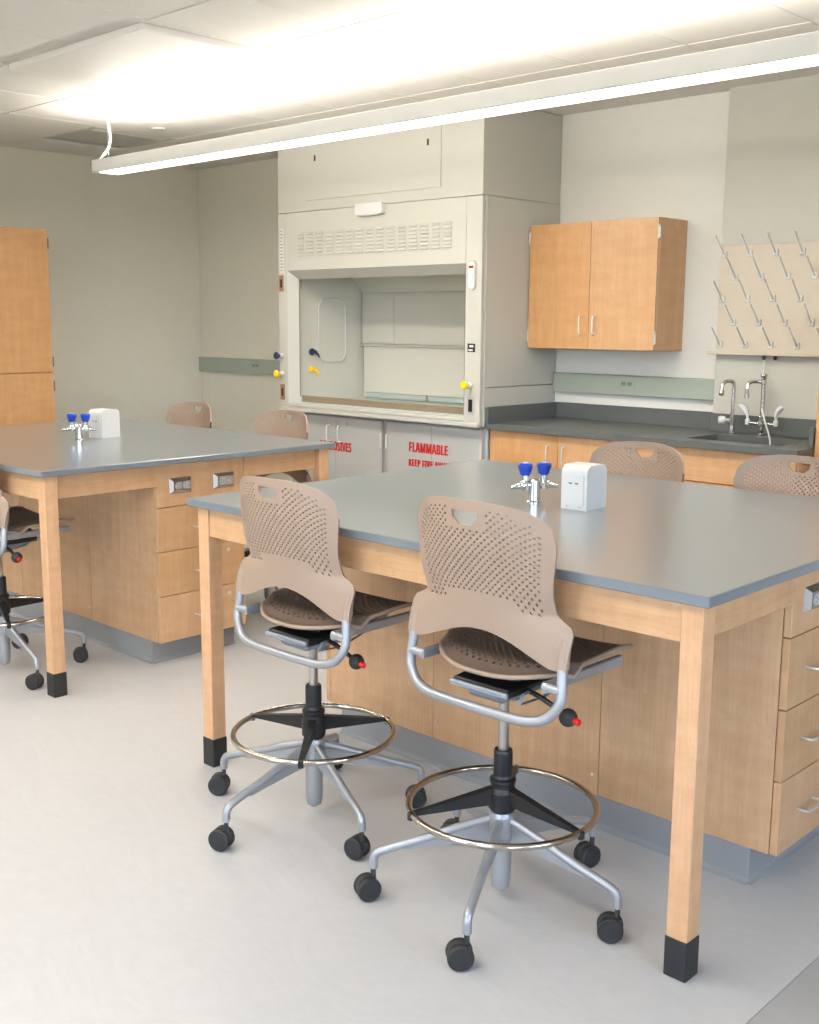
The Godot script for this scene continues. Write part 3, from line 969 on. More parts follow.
	for k in [[-5.835, 1.258, M.navy], [-5.835, 1.137, M.yellow], [-4.175, 1.132, M.yellow]]:
		var vb := begin()
		var xf := xform(Vector3(X.call(k[0]), k[1], zf), Vector3(0, 0, 1))
		lathe(vb, [[0.018, 0.0], [0.018, 0.012], [0.012, 0.016], [0.012, 0.034], [0.0, 0.034]], 14, xf)
		var v := obj("valve_stem", vb, M.white, t)
		var vk := begin()
		lathe(vk, [[0.0, 0.028], [0.014, 0.028], [0.017, 0.034], [0.026, 0.052], [0.026, 0.058], [0.020, 0.064], [0.0, 0.065]], 8, xf)
		obj("valve_knob", vk, k[2], v)
	for k in [[1.280, M.navy], [1.160, M.yellow]]:
		var vb := begin()
		var at := Vector3(X.call(-5.776), k[0], Z.call(-5.085))
		lathe(vb, [[0.024, 0.0], [0.024, 0.010], [0.014, 0.016], [0.014, 0.040], [0.0, 0.042]], 12, xform(at, Vector3.RIGHT))
		tube(vb, [at + Vector3(0.03, 0, 0), at + Vector3(0.048, -0.016, -0.016), at + Vector3(0.052, -0.036, -0.024)], [0.009, 0.008, 0.005], 8)
		obj("hose_tap", vb, k[1], t)

func hood_cabinet(label: String, xa: float, xb: float, gap: float, words: Array) -> void:
	var t := thing("hood_base_cabinet", label, "cabinet", Vector3((xa + xb) * 0.5, 0, -5.24))
	var ox := (xa + xb) * 0.5
	var zf := -4.93 + 5.24
	box("body", M.hood_base, t, xa - ox, 0.10, zf - 0.022, xb - ox, 0.889, -0.355, 0.002)
	box("toe_kick", M.base, t, xa - ox + 0.005, 0.0, zf - 0.09, xb - ox - 0.005, 0.10, -0.355, 0.001)
	for r in [[xa + 0.02, gap - 0.0015], [gap + 0.0015, xb - 0.02]]:
		var d := box("door", M.hood_base, t, r[0] - ox, 0.125, zf - 0.021, r[1] - ox, 0.872, zf, 0.0015)
		var near_gap: bool = absf(r[1] - gap) < 0.01
		var hx: float = (gap - 0.052 if near_gap else gap + 0.052) - ox
		if words.size() == 1:
			wire_pull("handle", M.white_dim, d, Vector3(hx, 0.815, zf), Vector3(hx, 0.715, zf), Vector3(0, 0, 0.03), 0.0048)
		var lk := begin()
		lathe(lk, [[0.010, 0.0], [0.010, 0.003], [0.0, 0.004]], 12, xform(Vector3((gap + (-0.10 if near_gap else 0.10)) - ox, 0.838, zf), Vector3(0, 0, 1)))
		obj("lock", lk, M.vent, d)
		var edge: float = (r[0] + 0.004 if near_gap else r[1] - 0.004) - ox
		for y in [0.75, 0.25]:
			var hs := begin()
			tube(hs, [Vector3(edge, y - 0.045, zf + 0.006), Vector3(edge, y + 0.045, zf + 0.006)], 0.007, 8)
			obj("hinge", hs, M.white_dim, d)
	var y := 0.731
	for w in words:
		lettering(w[0], w[1], w[2], M.letter, t, Vector3(w[3] - ox, w[4], zf + 0.0012))

# ------------------------------------------------------------------ wooden cabinets
func hinge(parent: Node, p: Vector3, vertical := 0.055) -> void:
	var st := begin()
	tube(st, [p + Vector3(0, -vertical * 0.5, 0), p + Vector3(0, vertical * 0.5, 0)], 0.0055, 8)
	bx(st, p.x - 0.010, p.y - vertical * 0.42, p.z - 0.003, p.x + 0.010, p.y + vertical * 0.42, p.z + 0.001, 0.0)
	obj("hinge", st, M.steel, parent)

func wall_cabinet() -> void:
	var t := thing("wall_cabinet", "maple two-door wall cabinet hung above the grey sink counter", "cabinet", Vector3(-3.68, 1.337, -5.45))
	var x0 := -4.112 + 3.68
	var x1 := -3.258 + 3.68
	var zf := -5.302 + 5.45
	var zb := -5.598 + 5.45
	var h := 0.705
	box("carcass", M.wood2, t, x0, 0.0, zb, x1, h, zf - 0.020, 0.0015)
	for k in 2:
		var xa := x0 + 0.001 if k == 0 else (x0 + x1) * 0.5 + 0.0015
		var xb := (x0 + x1) * 0.5 - 0.0015 if k == 0 else x1 - 0.001
		var d := box("door", M.oak if k == 0 else M.wood2, t, xa, 0.002, zf - 0.019, xb, h - 0.002, zf, 0.0015)
		var hx := (x0 + x1) * 0.5 + (-0.045 if k == 0 else 0.045)
		wire_pull("handle", M.nickel, d, Vector3(hx, 0.185, zf), Vector3(hx, 0.085, zf), Vector3(0, 0, 0.03))
		var ex := x0 - 0.002 if k == 0 else x1 + 0.002
		for y in [0.07, h - 0.075]:
			hinge(d, Vector3(ex, y, zf - 0.002), 0.07)

func base_cabinets() -> void:
	var zf := -4.96
	var zb := -5.595
	for u in 2:
		var xa := -4.105 if u == 0 else -3.152
		var xb := -3.156 if u == 0 else -2.262
		var label := "maple base cabinet with two tall doors beside the fume hood" if u == 0 else "maple sink cabinet with a plain upper front below the sink"
		var t := thing("base_cabinet", label, "cabinet", Vector3((xa + xb) * 0.5, 0, -5.28))
		var ox := (xa + xb) * 0.5
		var f := zf + 5.28
		# sides, floor and back, open at the top for the sink bowl
		var st := begin()
		var b := -5.50 + 5.28
		bx(st, xa - ox, 0.10, b, xa - ox + 0.018, 0.879, f - 0.021, 0.001)
		bx(st, xb - ox - 0.018, 0.10, b, xb - ox, 0.879, f - 0.021, 0.001)
		bx(st, xa - ox, 0.10, b, xb - ox, 0.118, f - 0.021, 0.001)
		bx(st, xa - ox, 0.10, b, xb - ox, 0.879, b + 0.012, 0.001)
		obj("carcass", st, M.wood2, t)
		box("toe_kick", M.base, t, xa - ox + 0.004, 0.0, b, xb - ox - 0.004, 0.10, f - 0.08, 0.001)
		var mid := -3.623 - ox if u == 0 else -2.69 - ox
		var top := 0.876 if u == 0 else 0.709
		if u == 1:
			box("false_front", M.woodh, t, xa - ox + 0.002, 0.714, f - 0.020, xb - ox - 0.002, 0.876, f, 0.0015)
		for k in 2:
			var da := xa - ox + 0.002 if k == 0 else mid + 0.0015
			var db := mid - 0.0015 if k == 0 else xb - ox - 0.002
			var d := box("door", [M.oak, M.wood2, M.wood2, M.oak][u * 2 + k], t, da, 0.112, f - 0.020, db, top, f, 0.0015)
			var hx := mid + (-0.056 if k == 0 else 0.050)
			wire_pull("handle", M.nickel, d, Vector3(hx, top - 0.055, f), Vector3(hx, top - 0.155, f), Vector3(0, 0, 0.03))

func tall_cabinets() -> void:
	# by the left wall
	var t := thing("tall_cabinet", "tall maple storage cabinet against the left wall", "cabinet", Vector3(-7.48, 0, -3.49))
	var xf := -7.20 + 7.48
	var xb := -7.755 + 7.48
	var z1 := -3.942 + 3.49
	var z0 := -2.85 + 3.49
	box("carcass", M.wood2, t, xb, 0.0, z1 + 0.002, xf - 0.021, 2.086, z0, 0.0015)
	var zm := (z0 + z1) * 0.5
	for r in [[0.105, 1.122], [1.128, 2.088]]:
		for k in 2:
			var za := z1 if k == 0 else zm + 0.0015
			var zc := zm - 0.0015 if k == 0 else z0
			var d := box("door", M.oak, t, xf - 0.020, r[0], za, xf, r[1], zc, 0.0015)
			var hz := zm + (-0.045 if k == 0 else 0.045)
			wire_pull("handle", M.nickel, d, Vector3(xf, 1.0 if r[0] < 1.0 else 1.25, hz), Vector3(xf, 0.9 if r[0] < 1.0 else 1.35, hz), Vector3(0.03, 0, 0))
			var ez := z1 - 0.002 if k == 0 else z0 + 0.002
			for y in [r[0] + 0.07, r[1] - 0.09]:
				var hs := begin()
				tube(hs, [Vector3(xf - 0.002, y - 0.035, ez), Vector3(xf - 0.002, y + 0.035, ez)], 0.006, 8)
				obj("hinge", hs, M.vent_dark, d)
	# right of the sink counter
	var w := thing("tall_cabinet", "tall maple cabinet at the right end of the sink counter", "cabinet", Vector3(-1.88, 0, -5.35))
	box("carcass", M.wood2, w, -2.243 + 1.88, 0.0, -5.52 + 5.35, -1.52 + 1.88, 1.55, -5.122 + 5.35, 0.0015)
	for k in 2:
		var d := box("door", M.oak, w, [-2.243, -1.8805][k] + 1.88, 0.10, -5.12 + 5.35, [-1.8825, -1.52][k] + 1.88, 1.55, -5.10 + 5.35, 0.0015)
		var hx := (-1.93 if k == 0 else -1.83) + 1.88
		wire_pull("handle", M.nickel, d, Vector3(hx, 1.05, -5.10 + 5.35), Vector3(hx, 1.15, -5.10 + 5.35), Vector3(0, 0, 0.03))

# ------------------------------------------------------------------ sink counter
func sink_counter() -> void:
	var o := Vector3(-3.17, 0.881, -5.26)
	var t := thing("sink_counter", "dark grey epoxy counter with backsplash and sunken sink", "countertop", o)
	var x0 := -4.110 - o.x
	var x1 := -2.247 - o.x
	var zf := -4.926 - o.z
	var zb := -5.598 - o.z
	var zp := -5.530 - o.z
	var sx0 := -2.89 - o.x
	var sx1 := -2.39 - o.x
	var sz1 := -5.055 - o.z
	var sz0 := -5.365 - o.z
	var h := 0.033
	var st := begin()
	bx(st, x0, 0.0, zb, sx0, h, zf, 0.0)
	bx(st, sx1, 0.0, zb, x1, h, zf, 0.0)
	bx(st, sx0, 0.0, zb, sx1, h, sz0, 0.0)
	bx(st, sx0, 0.0, sz1, sx1, h, zf, 0.0)
	obj("slab", st, M.counter, t)
	box("backsplash", M.counter, t, x0, h, zb, -3.012 - o.x, 0.127, zb + 0.02, 0.002)
	box("backsplash", M.counter, t, -3.012 - o.x, h, zb, x1, 0.127, zp + 0.02, 0.002)
	box("side_splash", M.counter, t, x0, h, zb + 0.02, x0 + 0.018, 0.127, zf, 0.002)
	box("side_splash", M.counter, t, x1 - 0.02, h, zp + 0.02, x1, 0.127, -5.085 - o.z, 0.002)
	var bas := begin()
	var d := -0.20
	bx(bas, sx0 - 0.012, d, sz0 - 0.012, sx0, -0.0005, sz1 + 0.012, 0.0)
	bx(bas, sx1, d, sz0 - 0.012, sx1 + 0.012, -0.0005, sz1 + 0.012, 0.0)
	bx(bas, sx0, d, sz0 - 0.012, sx1, -0.0005, sz0, 0.0)
	bx(bas, sx0, d, sz1, sx1, -0.0005, sz1 + 0.012, 0.0)
	bx(bas, sx0, d, sz0, sx1, d + 0.012, sz1, 0.0)
	obj("sink_bowl", bas, M.counter, t)

func faucets() -> void:
	# pure-water tap: single bent spout with a white side knob
	var t := thing("faucet", "single chrome gooseneck tap with a white side knob", "faucet", Vector3(-2.838, 0.914, -5.42))
	var st := begin()
	lathe(st, [[0.022, 0.0], [0.022, 0.006], [0.014, 0.012], [0.013, 0.05], [0.016, 0.054], [0.016, 0.10], [0.012, 0.106], [0.0, 0.107]], 16)
	obj("base", st, M.chrome, t)
	var sp := begin()
	tube(sp, curve_pts([Vector3(0, 0.10, 0), Vector3(0, 0.22, 0), Vector3(0, 0.262, 0.002), Vector3(-0.008, 0.275, 0.010), Vector3(-0.020, 0.276, 0.026), Vector3(-0.030, 0.272, 0.044), Vector3(-0.036, 0.256, 0.056), Vector3(-0.037, 0.235, 0.058)], 4), 0.0095, 10)
	lathe(sp, [[0.0, 0.202], [0.013, 0.202], [0.015, 0.215], [0.010, 0.240], [0.0, 0.242]], 14, Transform3D(Basis.IDENTITY, Vector3(-0.037, 0, 0.058)))
	obj("spout", sp, M.chrome, t)
	var kn := begin()
	lathe(kn, [[0.0, 0.0], [0.008, 0.0], [0.008, 0.022], [0.017, 0.026], [0.021, 0.032], [0.021, 0.054], [0.016, 0.060], [0.0, 0.061]], 16, xform(Vector3(-0.010, 0.073, 0.004), Vector3(-1, 0.0, 0.7)))
	obj("side_knob", kn, M.white, t)
	# mixing tap with two wrist blades
	var m := thing("faucet", "chrome mixer tap with two wrist blade handles", "faucet", Vector3(-2.676, 0.914, -5.425))
	var mb := begin()
	lathe(mb, [[0.021, 0.0], [0.021, 0.007], [0.012, 0.014], [0.012, 0.045], [0.017, 0.050], [0.018, 0.078], [0.013, 0.084], [0.014, 0.10], [0.0115, 0.108], [0.0110, 0.262], [0.013, 0.266], [0.013, 0.288], [0.018, 0.312], [0.017, 0.318], [0.0, 0.319]], 16)
	tube(mb, [Vector3(-0.085, 0.064, 0), Vector3(0.085, 0.064, 0)], 0.0085, 10)
	obj("body", mb, M.chrome, m)
	var ms := begin()
	tube(ms, curve_pts([Vector3(0, 0.276, 0), Vector3(-0.024, 0.280, 0.018), Vector3(-0.046, 0.278, 0.042), Vector3(-0.057, 0.266, 0.056), Vector3(-0.059, 0.240, 0.060)], 5), 0.0095, 10)
	lathe(ms, [[0.0, 0.196], [0.012, 0.196], [0.012, 0.214], [0.010, 0.216], [0.011, 0.245], [0.0, 0.247]], 14, Transform3D(Basis.IDENTITY, Vector3(-0.059, 0, 0.060)))
	obj("spout", ms, M.chrome, m)
	for s in [-1.0, 1.0]:
		var hd := begin()
		lathe(hd, [[0.0, -0.012], [0.012, -0.012], [0.013, 0.010], [0.009, 0.018], [0.0, 0.018]], 12, Transform3D(Basis.IDENTITY, Vector3(0.078 * s, 0.068, 0)))
		tube(hd, curve_pts([Vector3(0.078 * s, 0.08, 0), Vector3(0.080 * s, 0.108, 0.004), Vector3(0.090 * s, 0.130, 0.010), Vector3(0.108 * s, 0.148, 0.016), Vector3(0.122 * s, 0.154, 0.020)], 4), [0.006, 0.006, 0.0065, 0.007, 0.0075, 0.0085, 0.010, 0.0115, 0.013, 0.014, 0.0145, 0.0145, 0.014, 0.0125, 0.010, 0.007, 0.003], 10)
		obj("wrist_blade", hd, M.white, m)

func drying_rack() -> void:
	var o := Vector3(-2.62, 1.33, -5.528)
	var t := thing("drying_rack", "beige glassware drying rack with white pegs above the sink", "drying rack", o)
	var x0 := -3.004 - o.x
	var x1 := -2.252 - o.x
	box("board", M.rack, t, x0, 0.0, 0.0, x1, 0.562, 0.014, 0.002)
	var tr := begin()
	bx(tr, x0 - 0.03, -0.006, 0.0, x1, 0.004, 0.055, 0.002)
	bx(tr, x0 - 0.03, 0.004, 0.050, x1, 0.012, 0.055, 0.001)
	obj("drip_trough", tr, M.rack, t)
	# one peg shape: white square base with a rod that leans up and out
	var bs := begin()
	bx(bs, -0.014, -0.017, 0.0, 0.014, 0.017, 0.010, 0.003)
	var bm := bs.commit()
	var rd := begin()
	tube(rd, [Vector3(0, -0.004, 0.008), Vector3(0, 0.045, 0.058), Vector3(0, 0.088, 0.103)], [0.0046, 0.0044, 0.0042], 8)
	lathe(rd, [[0.0, -0.005], [0.005, -0.003], [0.006, 0.0], [0.005, 0.004], [0.0, 0.005]], 8, xform(Vector3(0, 0.090, 0.105), Vector3(0, 0.7, 0.7)))
	var rm := rd.commit()
	var ys := [1.846, 1.727, 1.615, 1.494, 1.378]
	for r in 5:
		var n := 6 if r % 2 == 0 else 5
		for c in n:
			var at := Vector3((-2.979 if r % 2 == 0 else -2.909) + 0.1428 * c - o.x, ys[r] - o.y, 0.014)
			if at.x > x1 - 0.02:
				continue
			var p := share("peg", bm, M.white, t, at)
			share("peg_rod", rm, M.white, p)
	var sc := begin()
	for x in [-2.718, -2.658]:
		lathe(sc, [[0.0, -0.028], [0.007, -0.028], [0.009, -0.016], [0.009, -0.006], [0.0, -0.006]], 12, Transform3D(Basis.IDENTITY, Vector3(x - o.x, 0, 0.030)))
	obj("drain_fitting", sc, M.black, t)
	var h := begin()
	tube(h, curve_pts([Vector3(0, -0.0, 0.0), Vector3(0.003, -0.10, 0.010), Vector3(0.028, -0.22, 0.06), Vector3(0.095, -0.31, 0.14), Vector3(0.180, -0.39, 0.25), Vector3(0.210, -0.50, 0.31)], 6), 0.0042, 8)
	var hose := obj("drain_hose", h, M.white_dim, self)
	hose.position = Vector3(-2.718, 1.302, -5.498)
	tag(hose, "thin white drain hose hanging from the drying rack into the sink", "hose")

func raceway(label: String, xa: float, xb: float, sockets: Array) -> void:
	var o := Vector3((xa + xb) * 0.5, 1.072, -5.598)
	var t := thing("wall_raceway", label, "raceway", o)
	box("cover", M.sage, t, xa - o.x, 0.0, 0.0, xb - o.x, 0.116, 0.036, 0.003)
	for s in sockets:
		var pl := begin()
		bx(pl, s - o.x - 0.075, 0.004, 0.035, s - o.x + 0.06, 0.112, 0.0378, 0.001)
		var p := obj("outlet_cover", pl, M.sage, t)
		for k in [-1.0, 1.0]:
			var st := begin()
			prism(st, round_poly(0.034, 0.026, 0.009), 0.0025, Transform3D(Basis.IDENTITY, Vector3(s - o.x + 0.021 * k, 0.068, 0.0372)))
			var r := obj("receptacle", st, M.sage_dark, p)
			box("slots", M.black, r, s - o.x + 0.021 * k - 0.007, 0.063, 0.0395, s - o.x + 0.021 * k - 0.004, 0.074, 0.0405, 0.0)
			box("slots", M.black, r, s - o.x + 0.021 * k + 0.004, 0.063, 0.0395, s - o.x + 0.021 * k + 0.007, 0.074, 0.0405, 0.0)

# ------------------------------------------------------------------ lights and ceiling
const LIGHT_DOWN := 11.0
const LIGHT_UP := 9.5

func pendant(label: String, xa: float, xb: float, z0: float, z1: float) -> void:
	var y := 2.350
	var o := Vector3((xa + xb) * 0.5, y, (z0 + z1) * 0.5)
	var t := thing("pendant_light", label, "ceiling light", o)
	var hx := (xb - xa) * 0.5
	var hz := absf(z1 - z0) * 0.5
	var st := begin()
	bx(st, -hx, 0.0, hz - 0.012, hx, 0.070, hz, 0.002)
	bx(st, -hx, 0.0, -hz, hx, 0.070, -hz + 0.012, 0.002)
	bx(st, -hx, 0.0, -hz, -hx + 0.012, 0.070, hz, 0.002)
	bx(st, hx - 0.012, 0.0, -hz, hx, 0.070, hz, 0.002)
	bx(st, -hx + 0.012, 0.028, -hz + 0.012, hx - 0.012, 0.040, hz - 0.012, 0.0)
	obj("housing", st, M.white, t)
	box("lower_lens", M.glow, t, -hx + 0.070, -0.006, -hz + 0.014, hx - 0.02, 0.010, hz - 0.014, 0.002)
	var ul := box("upper_lens", M.glow, t, -hx + 0.045, 0.052, -hz + 0.02, hx - 0.02, 0.062, hz - 0.02, 0.002)
	for x in [-hx + 0.075, hx - 0.08]:
		var cb := begin()
		tube(cb, [Vector3(x, 0.066, 0.0), Vector3(x, 0.338, 0.0)], 0.0015, 6)
		obj("suspension_wire", cb, M.nickel, t)
	var cd := begin()
	tube(cd, curve_pts([Vector3(-hx - 0.005, 0.066, 0.02), Vector3(-hx + 0.02, 0.085, 0.02), Vector3(-hx + 0.085, 0.135, 0.01), Vector3(-hx + 0.10, 0.19, 0.0), Vector3(-hx + 0.09, 0.26, 0.0), Vector3(-hx + 0.06, 0.336, 0.0)], 6), 0.0075, 10)
	obj("power_cord", cd, M.white, t).set_meta("label", "curved white power cord")
	var cn := begin()
	lathe(cn, [[0.0, 0.322], [0.03, 0.324], [0.036, 0.338], [0.0, 0.340]], 18, Transform3D(Basis.IDENTITY, Vector3(-hx + 0.065, 0, 0)))
	obj("canopy", cn, M.white, t)
	# one lamp over the lower lens, two over the upper lens that throw to either side
	for k in 3:
		var l := AreaLight3D.new()
		l.name = "lamp_down" if k == 0 else "lamp_up"
		add_child(l, true)
		l.area_size = Vector2(2.0 * hx - 0.10, 2.0 * hz - 0.04 if k == 0 else hz - 0.02)
		l.area_normalize_energy = false
		l.light_color = Color(1.0, 0.97, 0.925)
		l.light_energy = LIGHT_DOWN if k == 0 else LIGHT_UP * 2.0
		l.area_range = 20.0
		l.area_attenuation = 2.0
		l.shadow_enabled = true
		l.position = o + (Vector3(0.02, -0.012, 0) if k == 0 else Vector3(0.02, 0.084, hz * 0.5 * (1.0 if k == 1 else -1.0)))
		l.rotation.x = -PI * 0.5 if k == 0 else PI * 0.5 + deg_to_rad(22.0) * (1.0 if k == 1 else -1.0)

func build_ceiling() -> void:
	var c := structure("ceiling")
	var H := 2.69
	# slab above the tiles, over the whole room
	box("slab", M.tee_dark, c, -7.9, H + 0.03, -5.75, 2.6, H + 0.13, 3.2, 0.0)
	var rows := [[-5.60, -5.18, -3.28, 0.57], [-5.18, -4.57, -3.28, 0.57], [-4.57, -3.955, -3.28, 0.57], [-3.955, -3.345, -4.16, 0.583], [-3.345, -2.74, -4.16, 0.583], [-2.74, -2.13, -4.10, 0.585], [-2.13, -1.52, -4.10, 0.585]]
	var vent := Rect2(-7.13, -4.555, 0.57, 0.60)
	for ri in rows.size():
		var r: Array = rows[ri]
		var x: float = r[2]
		while x - r[3] > -7.76:
			x -= r[3]
		x -= r[3]
		var tile_mesh: ArrayMesh = null
		while x < -0.6:
			var xa := maxf(x, -7.76)
			var xb: float = x + r[3]
			var mid := (xa + xb) * 0.5
			var zm: float = (r[0] + r[1]) * 0.5
			x = xb
			if xb - xa < 0.02:
				continue
			if ri == 4 and mid > -5.33 and mid < -4.16:
				continue
			if ri == 2 and mid > -7.15 and mid < -6.70:
				continue
			if xa == -7.76 or tile_mesh == null:
				var st := begin()
				var hw := (xb - xa) * 0.5 - 0.0045
				var hz: float = (r[1] - r[0]) * 0.5 - 0.0045
				bx(st, -hw, 0.0, -hz, hw, 0.02, hz, 0.004)
				var made := st.commit()
				if xa > -7.76:
					tile_mesh = made
				share("ceiling_tile", made, M.ceil, c, Vector3(mid, H, zm))
			else:
				share("ceiling_tile", tile_mesh, M.ceil, c, Vector3(mid, H, zm))
		box("ceiling_tee", M.tee, c, -7.76, H + 0.003, r[1] - 0.006, -0.6, H + 0.012, r[1] + 0.006, 0.0)
		# cross tees of this row
		var cx: float = r[2]
		while cx - r[3] > -7.76:
			cx -= r[3]
		while cx < -0.6:
			if not (ri == 4 and cx > -5.2 and cx < -4.3):
				box("ceiling_tee", M.tee, c, cx - 0.006, H + 0.003, r[0] + 0.006, cx + 0.006, H + 0.012, r[1] - 0.006, 0.0)
			cx += r[3]
	# the rest of the ceiling, out of view
	box("ceiling_field", M.ceil, c, -7.76, H, -1.514, 2.5, H + 0.02, 3.0, 0.0)
	box("ceiling_field", M.ceil, c, -0.6, H, -5.60, 2.5, H + 0.02, -1.52, 0.0)

func ceiling_fittings() -> void:
	var H := 2.69
	# recessed panel with a dark reveal
	var p := thing("ceiling_panel", "white rectangular panel hung just below the ceiling tiles", "ceiling panel", Vector3(-4.743, H, -3.045))
	box("panel", M.panel, p, -0.565, -0.024, -0.285, 0.565, 0.010, 0.298, 0.003)
	var v := thing("ceiling_vent", "grey square return air grille in the far left ceiling", "air vent", Vector3(-6.845, H, -4.262))
	box("backing", M.vent_dark, v, -0.27, 0.020, -0.29, 0.27, 0.026, 0.29, 0.0)
	var vf := begin()
	bx(vf, -0.283, -0.004, -0.302, 0.283, 0.006, -0.278, 0.002)
	bx(vf, -0.283, -0.004, 0.278, 0.283, 0.006, 0.302, 0.002)
	bx(vf, -0.283, -0.004, -0.278, -0.259, 0.006, 0.278, 0.002)
	bx(vf, 0.259, -0.004, -0.278, 0.283, 0.006, 0.278, 0.002)
	obj("frame", vf, M.vent, v)
	var sl := begin()
	bx(sl, -0.258, 0.0, -0.0055, 0.258, 0.012, 0.0055, 0.001)
	var sm := sl.commit()
	for k in 36:
		share("slat", sm, M.vent, v, Vector3(0, 0, -0.27 + 0.0154 * k))
	var d := begin()
	lathe(d, [[0.0, -0.014], [0.030, -0.013], [0.044, -0.009], [0.048, -0.004], [0.049, 0.0], [0.0, 0.0]], 24)
	var det := obj("smoke_detector", d, M.white_dim, self)
	det.position = Vector3(-6.29, H, -4.25)
	tag(det, "small round white detector on the ceiling by the vent", "detector")

# ------------------------------------------------------------------ room
func build_room() -> void:
	var f := structure("floor")
	box("floor_sheet", M.floor, f, -7.9, -0.12, -5.75, -0.985, 0.0, 3.2, 0.0)
	box("floor_sheet", M.floor_dark, f, -0.982, -0.12, -5.75, 2.6, 0.0, 3.2, 0.0)
	box("floor_seam", M.seam, f, -0.985, -0.12, -5.75, -0.982, -0.001, 3.2, 0.0)
	var wl := structure("wall_left")
	box("plaster", M.wall, wl, -7.90, 0.0, -5.75, -7.76, 2.72, 3.2, 0.0)
	var wb := structure("wall_back")
	box("plaster", M.wall, wb, -7.76, 0.0, -5.75, -4.8, 2.72, -5.60, 0.0)
	box("plaster", M.wall_white, wb, -4.8, 0.0, -5.75, 2.5, 2.72, -5.60, 0.0)
	var wp := structure("wall_pilaster")
	box("plaster", M.wall_grey, wp, -3.010, 1.0085, -5.60, 2.5, 2.70, -5.53, 0.0)
	var bb := structure("baseboard_left")
	box("cove", M.base, bb, -7.76, 0.0, -5.60, -7.752, 0.10, -3.95, 0.001)
	var b2 := structure("baseboard_back")
	box("cove", M.base, b2, -7.75, 0.0, -5.60, -5.87, 0.10, -5.592, 0.001)
	# unseen windows behind the camera and at right, placed for cool front light
	unseen_window_wall("wall_front", Transform3D(Basis.IDENTITY, Vector3(0, 0, 3.0)), -7.76, 2.5, [[-3.4, -1.6], [-0.6, 1.2]], 1)
	unseen_window_wall("wall_right", Transform3D(Basis(Vector3.UP, PI * 0.5), Vector3(2.5, 0, 0)), -3.2, 5.75, [[-2.0, -0.2], [0.6, 2.4]], 3)

func unseen_window_wall(called: String, xf: Transform3D, xa: float, xb: float, wins: Array, first: int) -> void:
	var wf := structure(called)
	wf.transform = xf
	var st := begin()
	bx(st, xa, 0.0, 0.0, xb, 0.85, 0.15, 0.0)
	bx(st, xa, 2.35, 0.0, xb, 2.72, 0.15, 0.0)
	var x := xa
	for w in wins:
		bx(st, x, 0.85, 0.0, w[0], 2.35, 0.15, 0.0)
		x = w[1]
	bx(st, x, 0.85, 0.0, xb, 2.35, 0.15, 0.0)
	obj("plaster", st, M.wall, wf)
	for k in wins.size():
		var w: Array = wins[k]
		var wn := structure("unseen_window_%d" % (first + k))
		wn.transform = xf
		var mid: float = (w[0] + w[1]) * 0.5
		var fr := begin()
		bx(fr, w[0], 0.85, 0.05, w[0] + 0.05, 2.35, 0.11, 0.002)
		bx(fr, w[1] - 0.05, 0.85, 0.05, w[1], 2.35, 0.11, 0.002)
		bx(fr, w[0] + 0.05, 0.85, 0.05, w[1] - 0.05, 0.90, 0.11, 0.002)
		bx(fr, w[0] + 0.05, 2.30, 0.05, w[1] - 0.05, 2.35, 0.11, 0.002)
		bx(fr, mid - 0.02, 0.90, 0.05, mid + 0.02, 2.30, 0.11, 0.002)
		obj("window_frame", fr, M.white_dim, wn)
		box("pane", M.glass, wn, w[0] + 0.05, 0.90, 0.078, mid - 0.02, 2.30, 0.082, 0.0)
		box("pane", M.glass, wn, mid + 0.02, 0.90, 0.078, w[1] - 0.05, 2.30, 0.082, 0.0)

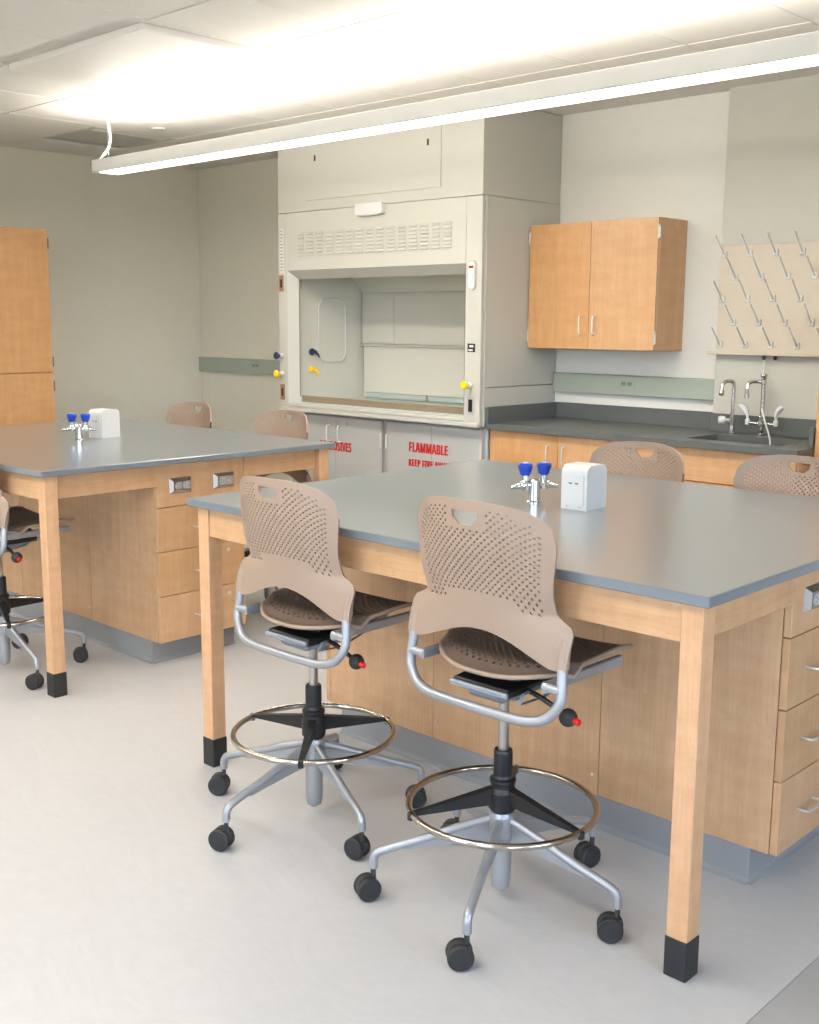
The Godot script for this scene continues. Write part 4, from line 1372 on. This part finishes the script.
func _ready() -> void:
	# camera
	var cam := Camera3D.new()
	cam.name = "camera"
	add_child(cam)
	cam.fov = rad_to_deg(2.0 * atan(512.0 / 1118.2))
	cam.position = Vector3(0, 1.4846, 0)
	cam.rotation = Vector3(-0.1683, 0.7628, 0.0063)
	cam.near = 0.05
	cam.far = 60.0
	cam.current = true
	# sky and exposure
	var we := WorldEnvironment.new()
	we.name = "world_environment"
	var env := Environment.new()
	env.background_mode = Environment.BG_SKY
	var sky := Sky.new()
	var sm := ProceduralSkyMaterial.new()
	sm.sky_top_color = Color(0.75, 0.83, 0.95)
	sm.sky_horizon_color = Color(0.89, 0.94, 1.0)
	sm.ground_horizon_color = Color(0.62, 0.66, 0.68)
	sm.ground_bottom_color = Color(0.45, 0.46, 0.44)
	sm.sun_angle_max = 0.0
	sm.energy_multiplier = 21.0
	sky.sky_material = sm
	env.sky = sky
	env.tonemap_mode = Environment.TONE_MAPPER_LINEAR
	env.tonemap_exposure = 0.94
	env.sdfgi_enabled = true
	env.ssao_enabled = true
	env.ssil_enabled = true
	we.environment = env
	add_child(we)

	make_materials()
	# lamps, then structure
	pendant("long white linear pendant light hanging from the ceiling by a curved cord", -6.15, -1.50, -3.67, -3.825)
	pendant("unseen long linear pendant light, out of view, lighting the hood front and near floor", -7.20, -0.90, -0.45, -0.605)  # out of view, placed to light the hood front and near floor
	build_room()
	build_ceiling()
	ceiling_fittings()

	# furniture and fittings
	lab_table("near lab table with slate grey top behind two tan stools", Vector3(-2.074, 0, -2.857), 0.944, 0.755)
	pedestal("maple drawer cabinet built in under the near lab table", Vector3(-2.074, 0, -2.857), 0.10)
	lab_table("lab table on the left with slate grey top and square maple legs", Vector3(-4.880, 0, -2.843), 0.944, 0.76)
	pedestal("maple drawer cabinet with two steel outlets under the left lab table", Vector3(-4.880, 0, -2.843), 0.025)
	fume_hood()
	hood_cabinet("grey steel corrosives cabinet under the left half of the fume hood", -5.845, -4.938, -5.388, [["CORROSIVES", 0.060, 0.305, -5.388, 0.6805]])
	hood_cabinet("grey steel flammables cabinet under the right half of the fume hood", -4.935, -4.116, -4.532, [["FLAMMABLE", 0.060, 0.315, -4.560, 0.7305], ["KEEP FIRE AWAY", 0.044, 0.335, -4.553, 0.6345]])
	base_cabinets()
	sink_counter()
	wall_cabinet()
	tall_cabinets()
	raceway("sage green wall raceway between the fume hood and the sink wall", -4.112, -3.012, [-3.585])
	raceway("sage green wall raceway left of the fume hood", -7.752, -5.868, [-7.0])
	drying_rack()
	faucets()
	gas_turret("twin blue-knobbed gas tap on the near lab table", Vector3(-2.174, 0.914, -2.856), Vector3(-0.6, 0, 1))
	gas_turret("twin blue-knobbed gas tap on the left lab table", Vector3(-4.863, 0.914, -2.782), Vector3(-0.8, 0, 1))
	outlet_box("white outlet box with rounded top on the near lab table", Vector3(-1.998, 0.914, -2.880), 0.06)
	outlet_box("white outlet box with rounded top on the left lab table", Vector3(-4.905, 0.914, -2.945), 0.22)

	# stools
	var proto := make_stool()
	var g := "tan perforated lab stools at the two tables"
	place_stool(proto, "tan perforated stool nearest the camera, at the front of the near table", Vector3(-1.699, 0, -2.13), 0.0, deg_to_rad(7.5), 0.0, -0.004, g)
	place_stool(proto, "tan perforated stool left of the nearest one, at the near table's front", Vector3(-2.430, 0, -2.13), 0.0, deg_to_rad(-18.0), deg_to_rad(-50.0), -0.026, g)
	place_stool(proto, "stool cut off by the left edge, under the left table's front", Vector3(-4.44, 0, -2.14), 0.0, deg_to_rad(-4.0), deg_to_rad(-20.0), -0.03, g)
	place_stool(proto, "tan stool behind the near table, beside the white outlet box", Vector3(-2.362, 0, -3.654), PI, 0.3, 0.2, -0.054, g)
	place_stool(proto, "tan stool behind the near table at the right edge, before the sink", Vector3(-1.727, 0, -3.654), PI, 0.9, 0.7, -0.054, g)
	place_stool(proto, "tan stool behind the left table, farther left, against the bare wall", Vector3(-5.335, 0, -3.654), PI, 0.5, 0.1, -0.054, g)
	place_stool(proto, "tan stool behind the left table, close to the fume hood", Vector3(-4.517, 0, -3.654), PI, 0.1, 0.9, -0.054, g)
	proto.free()
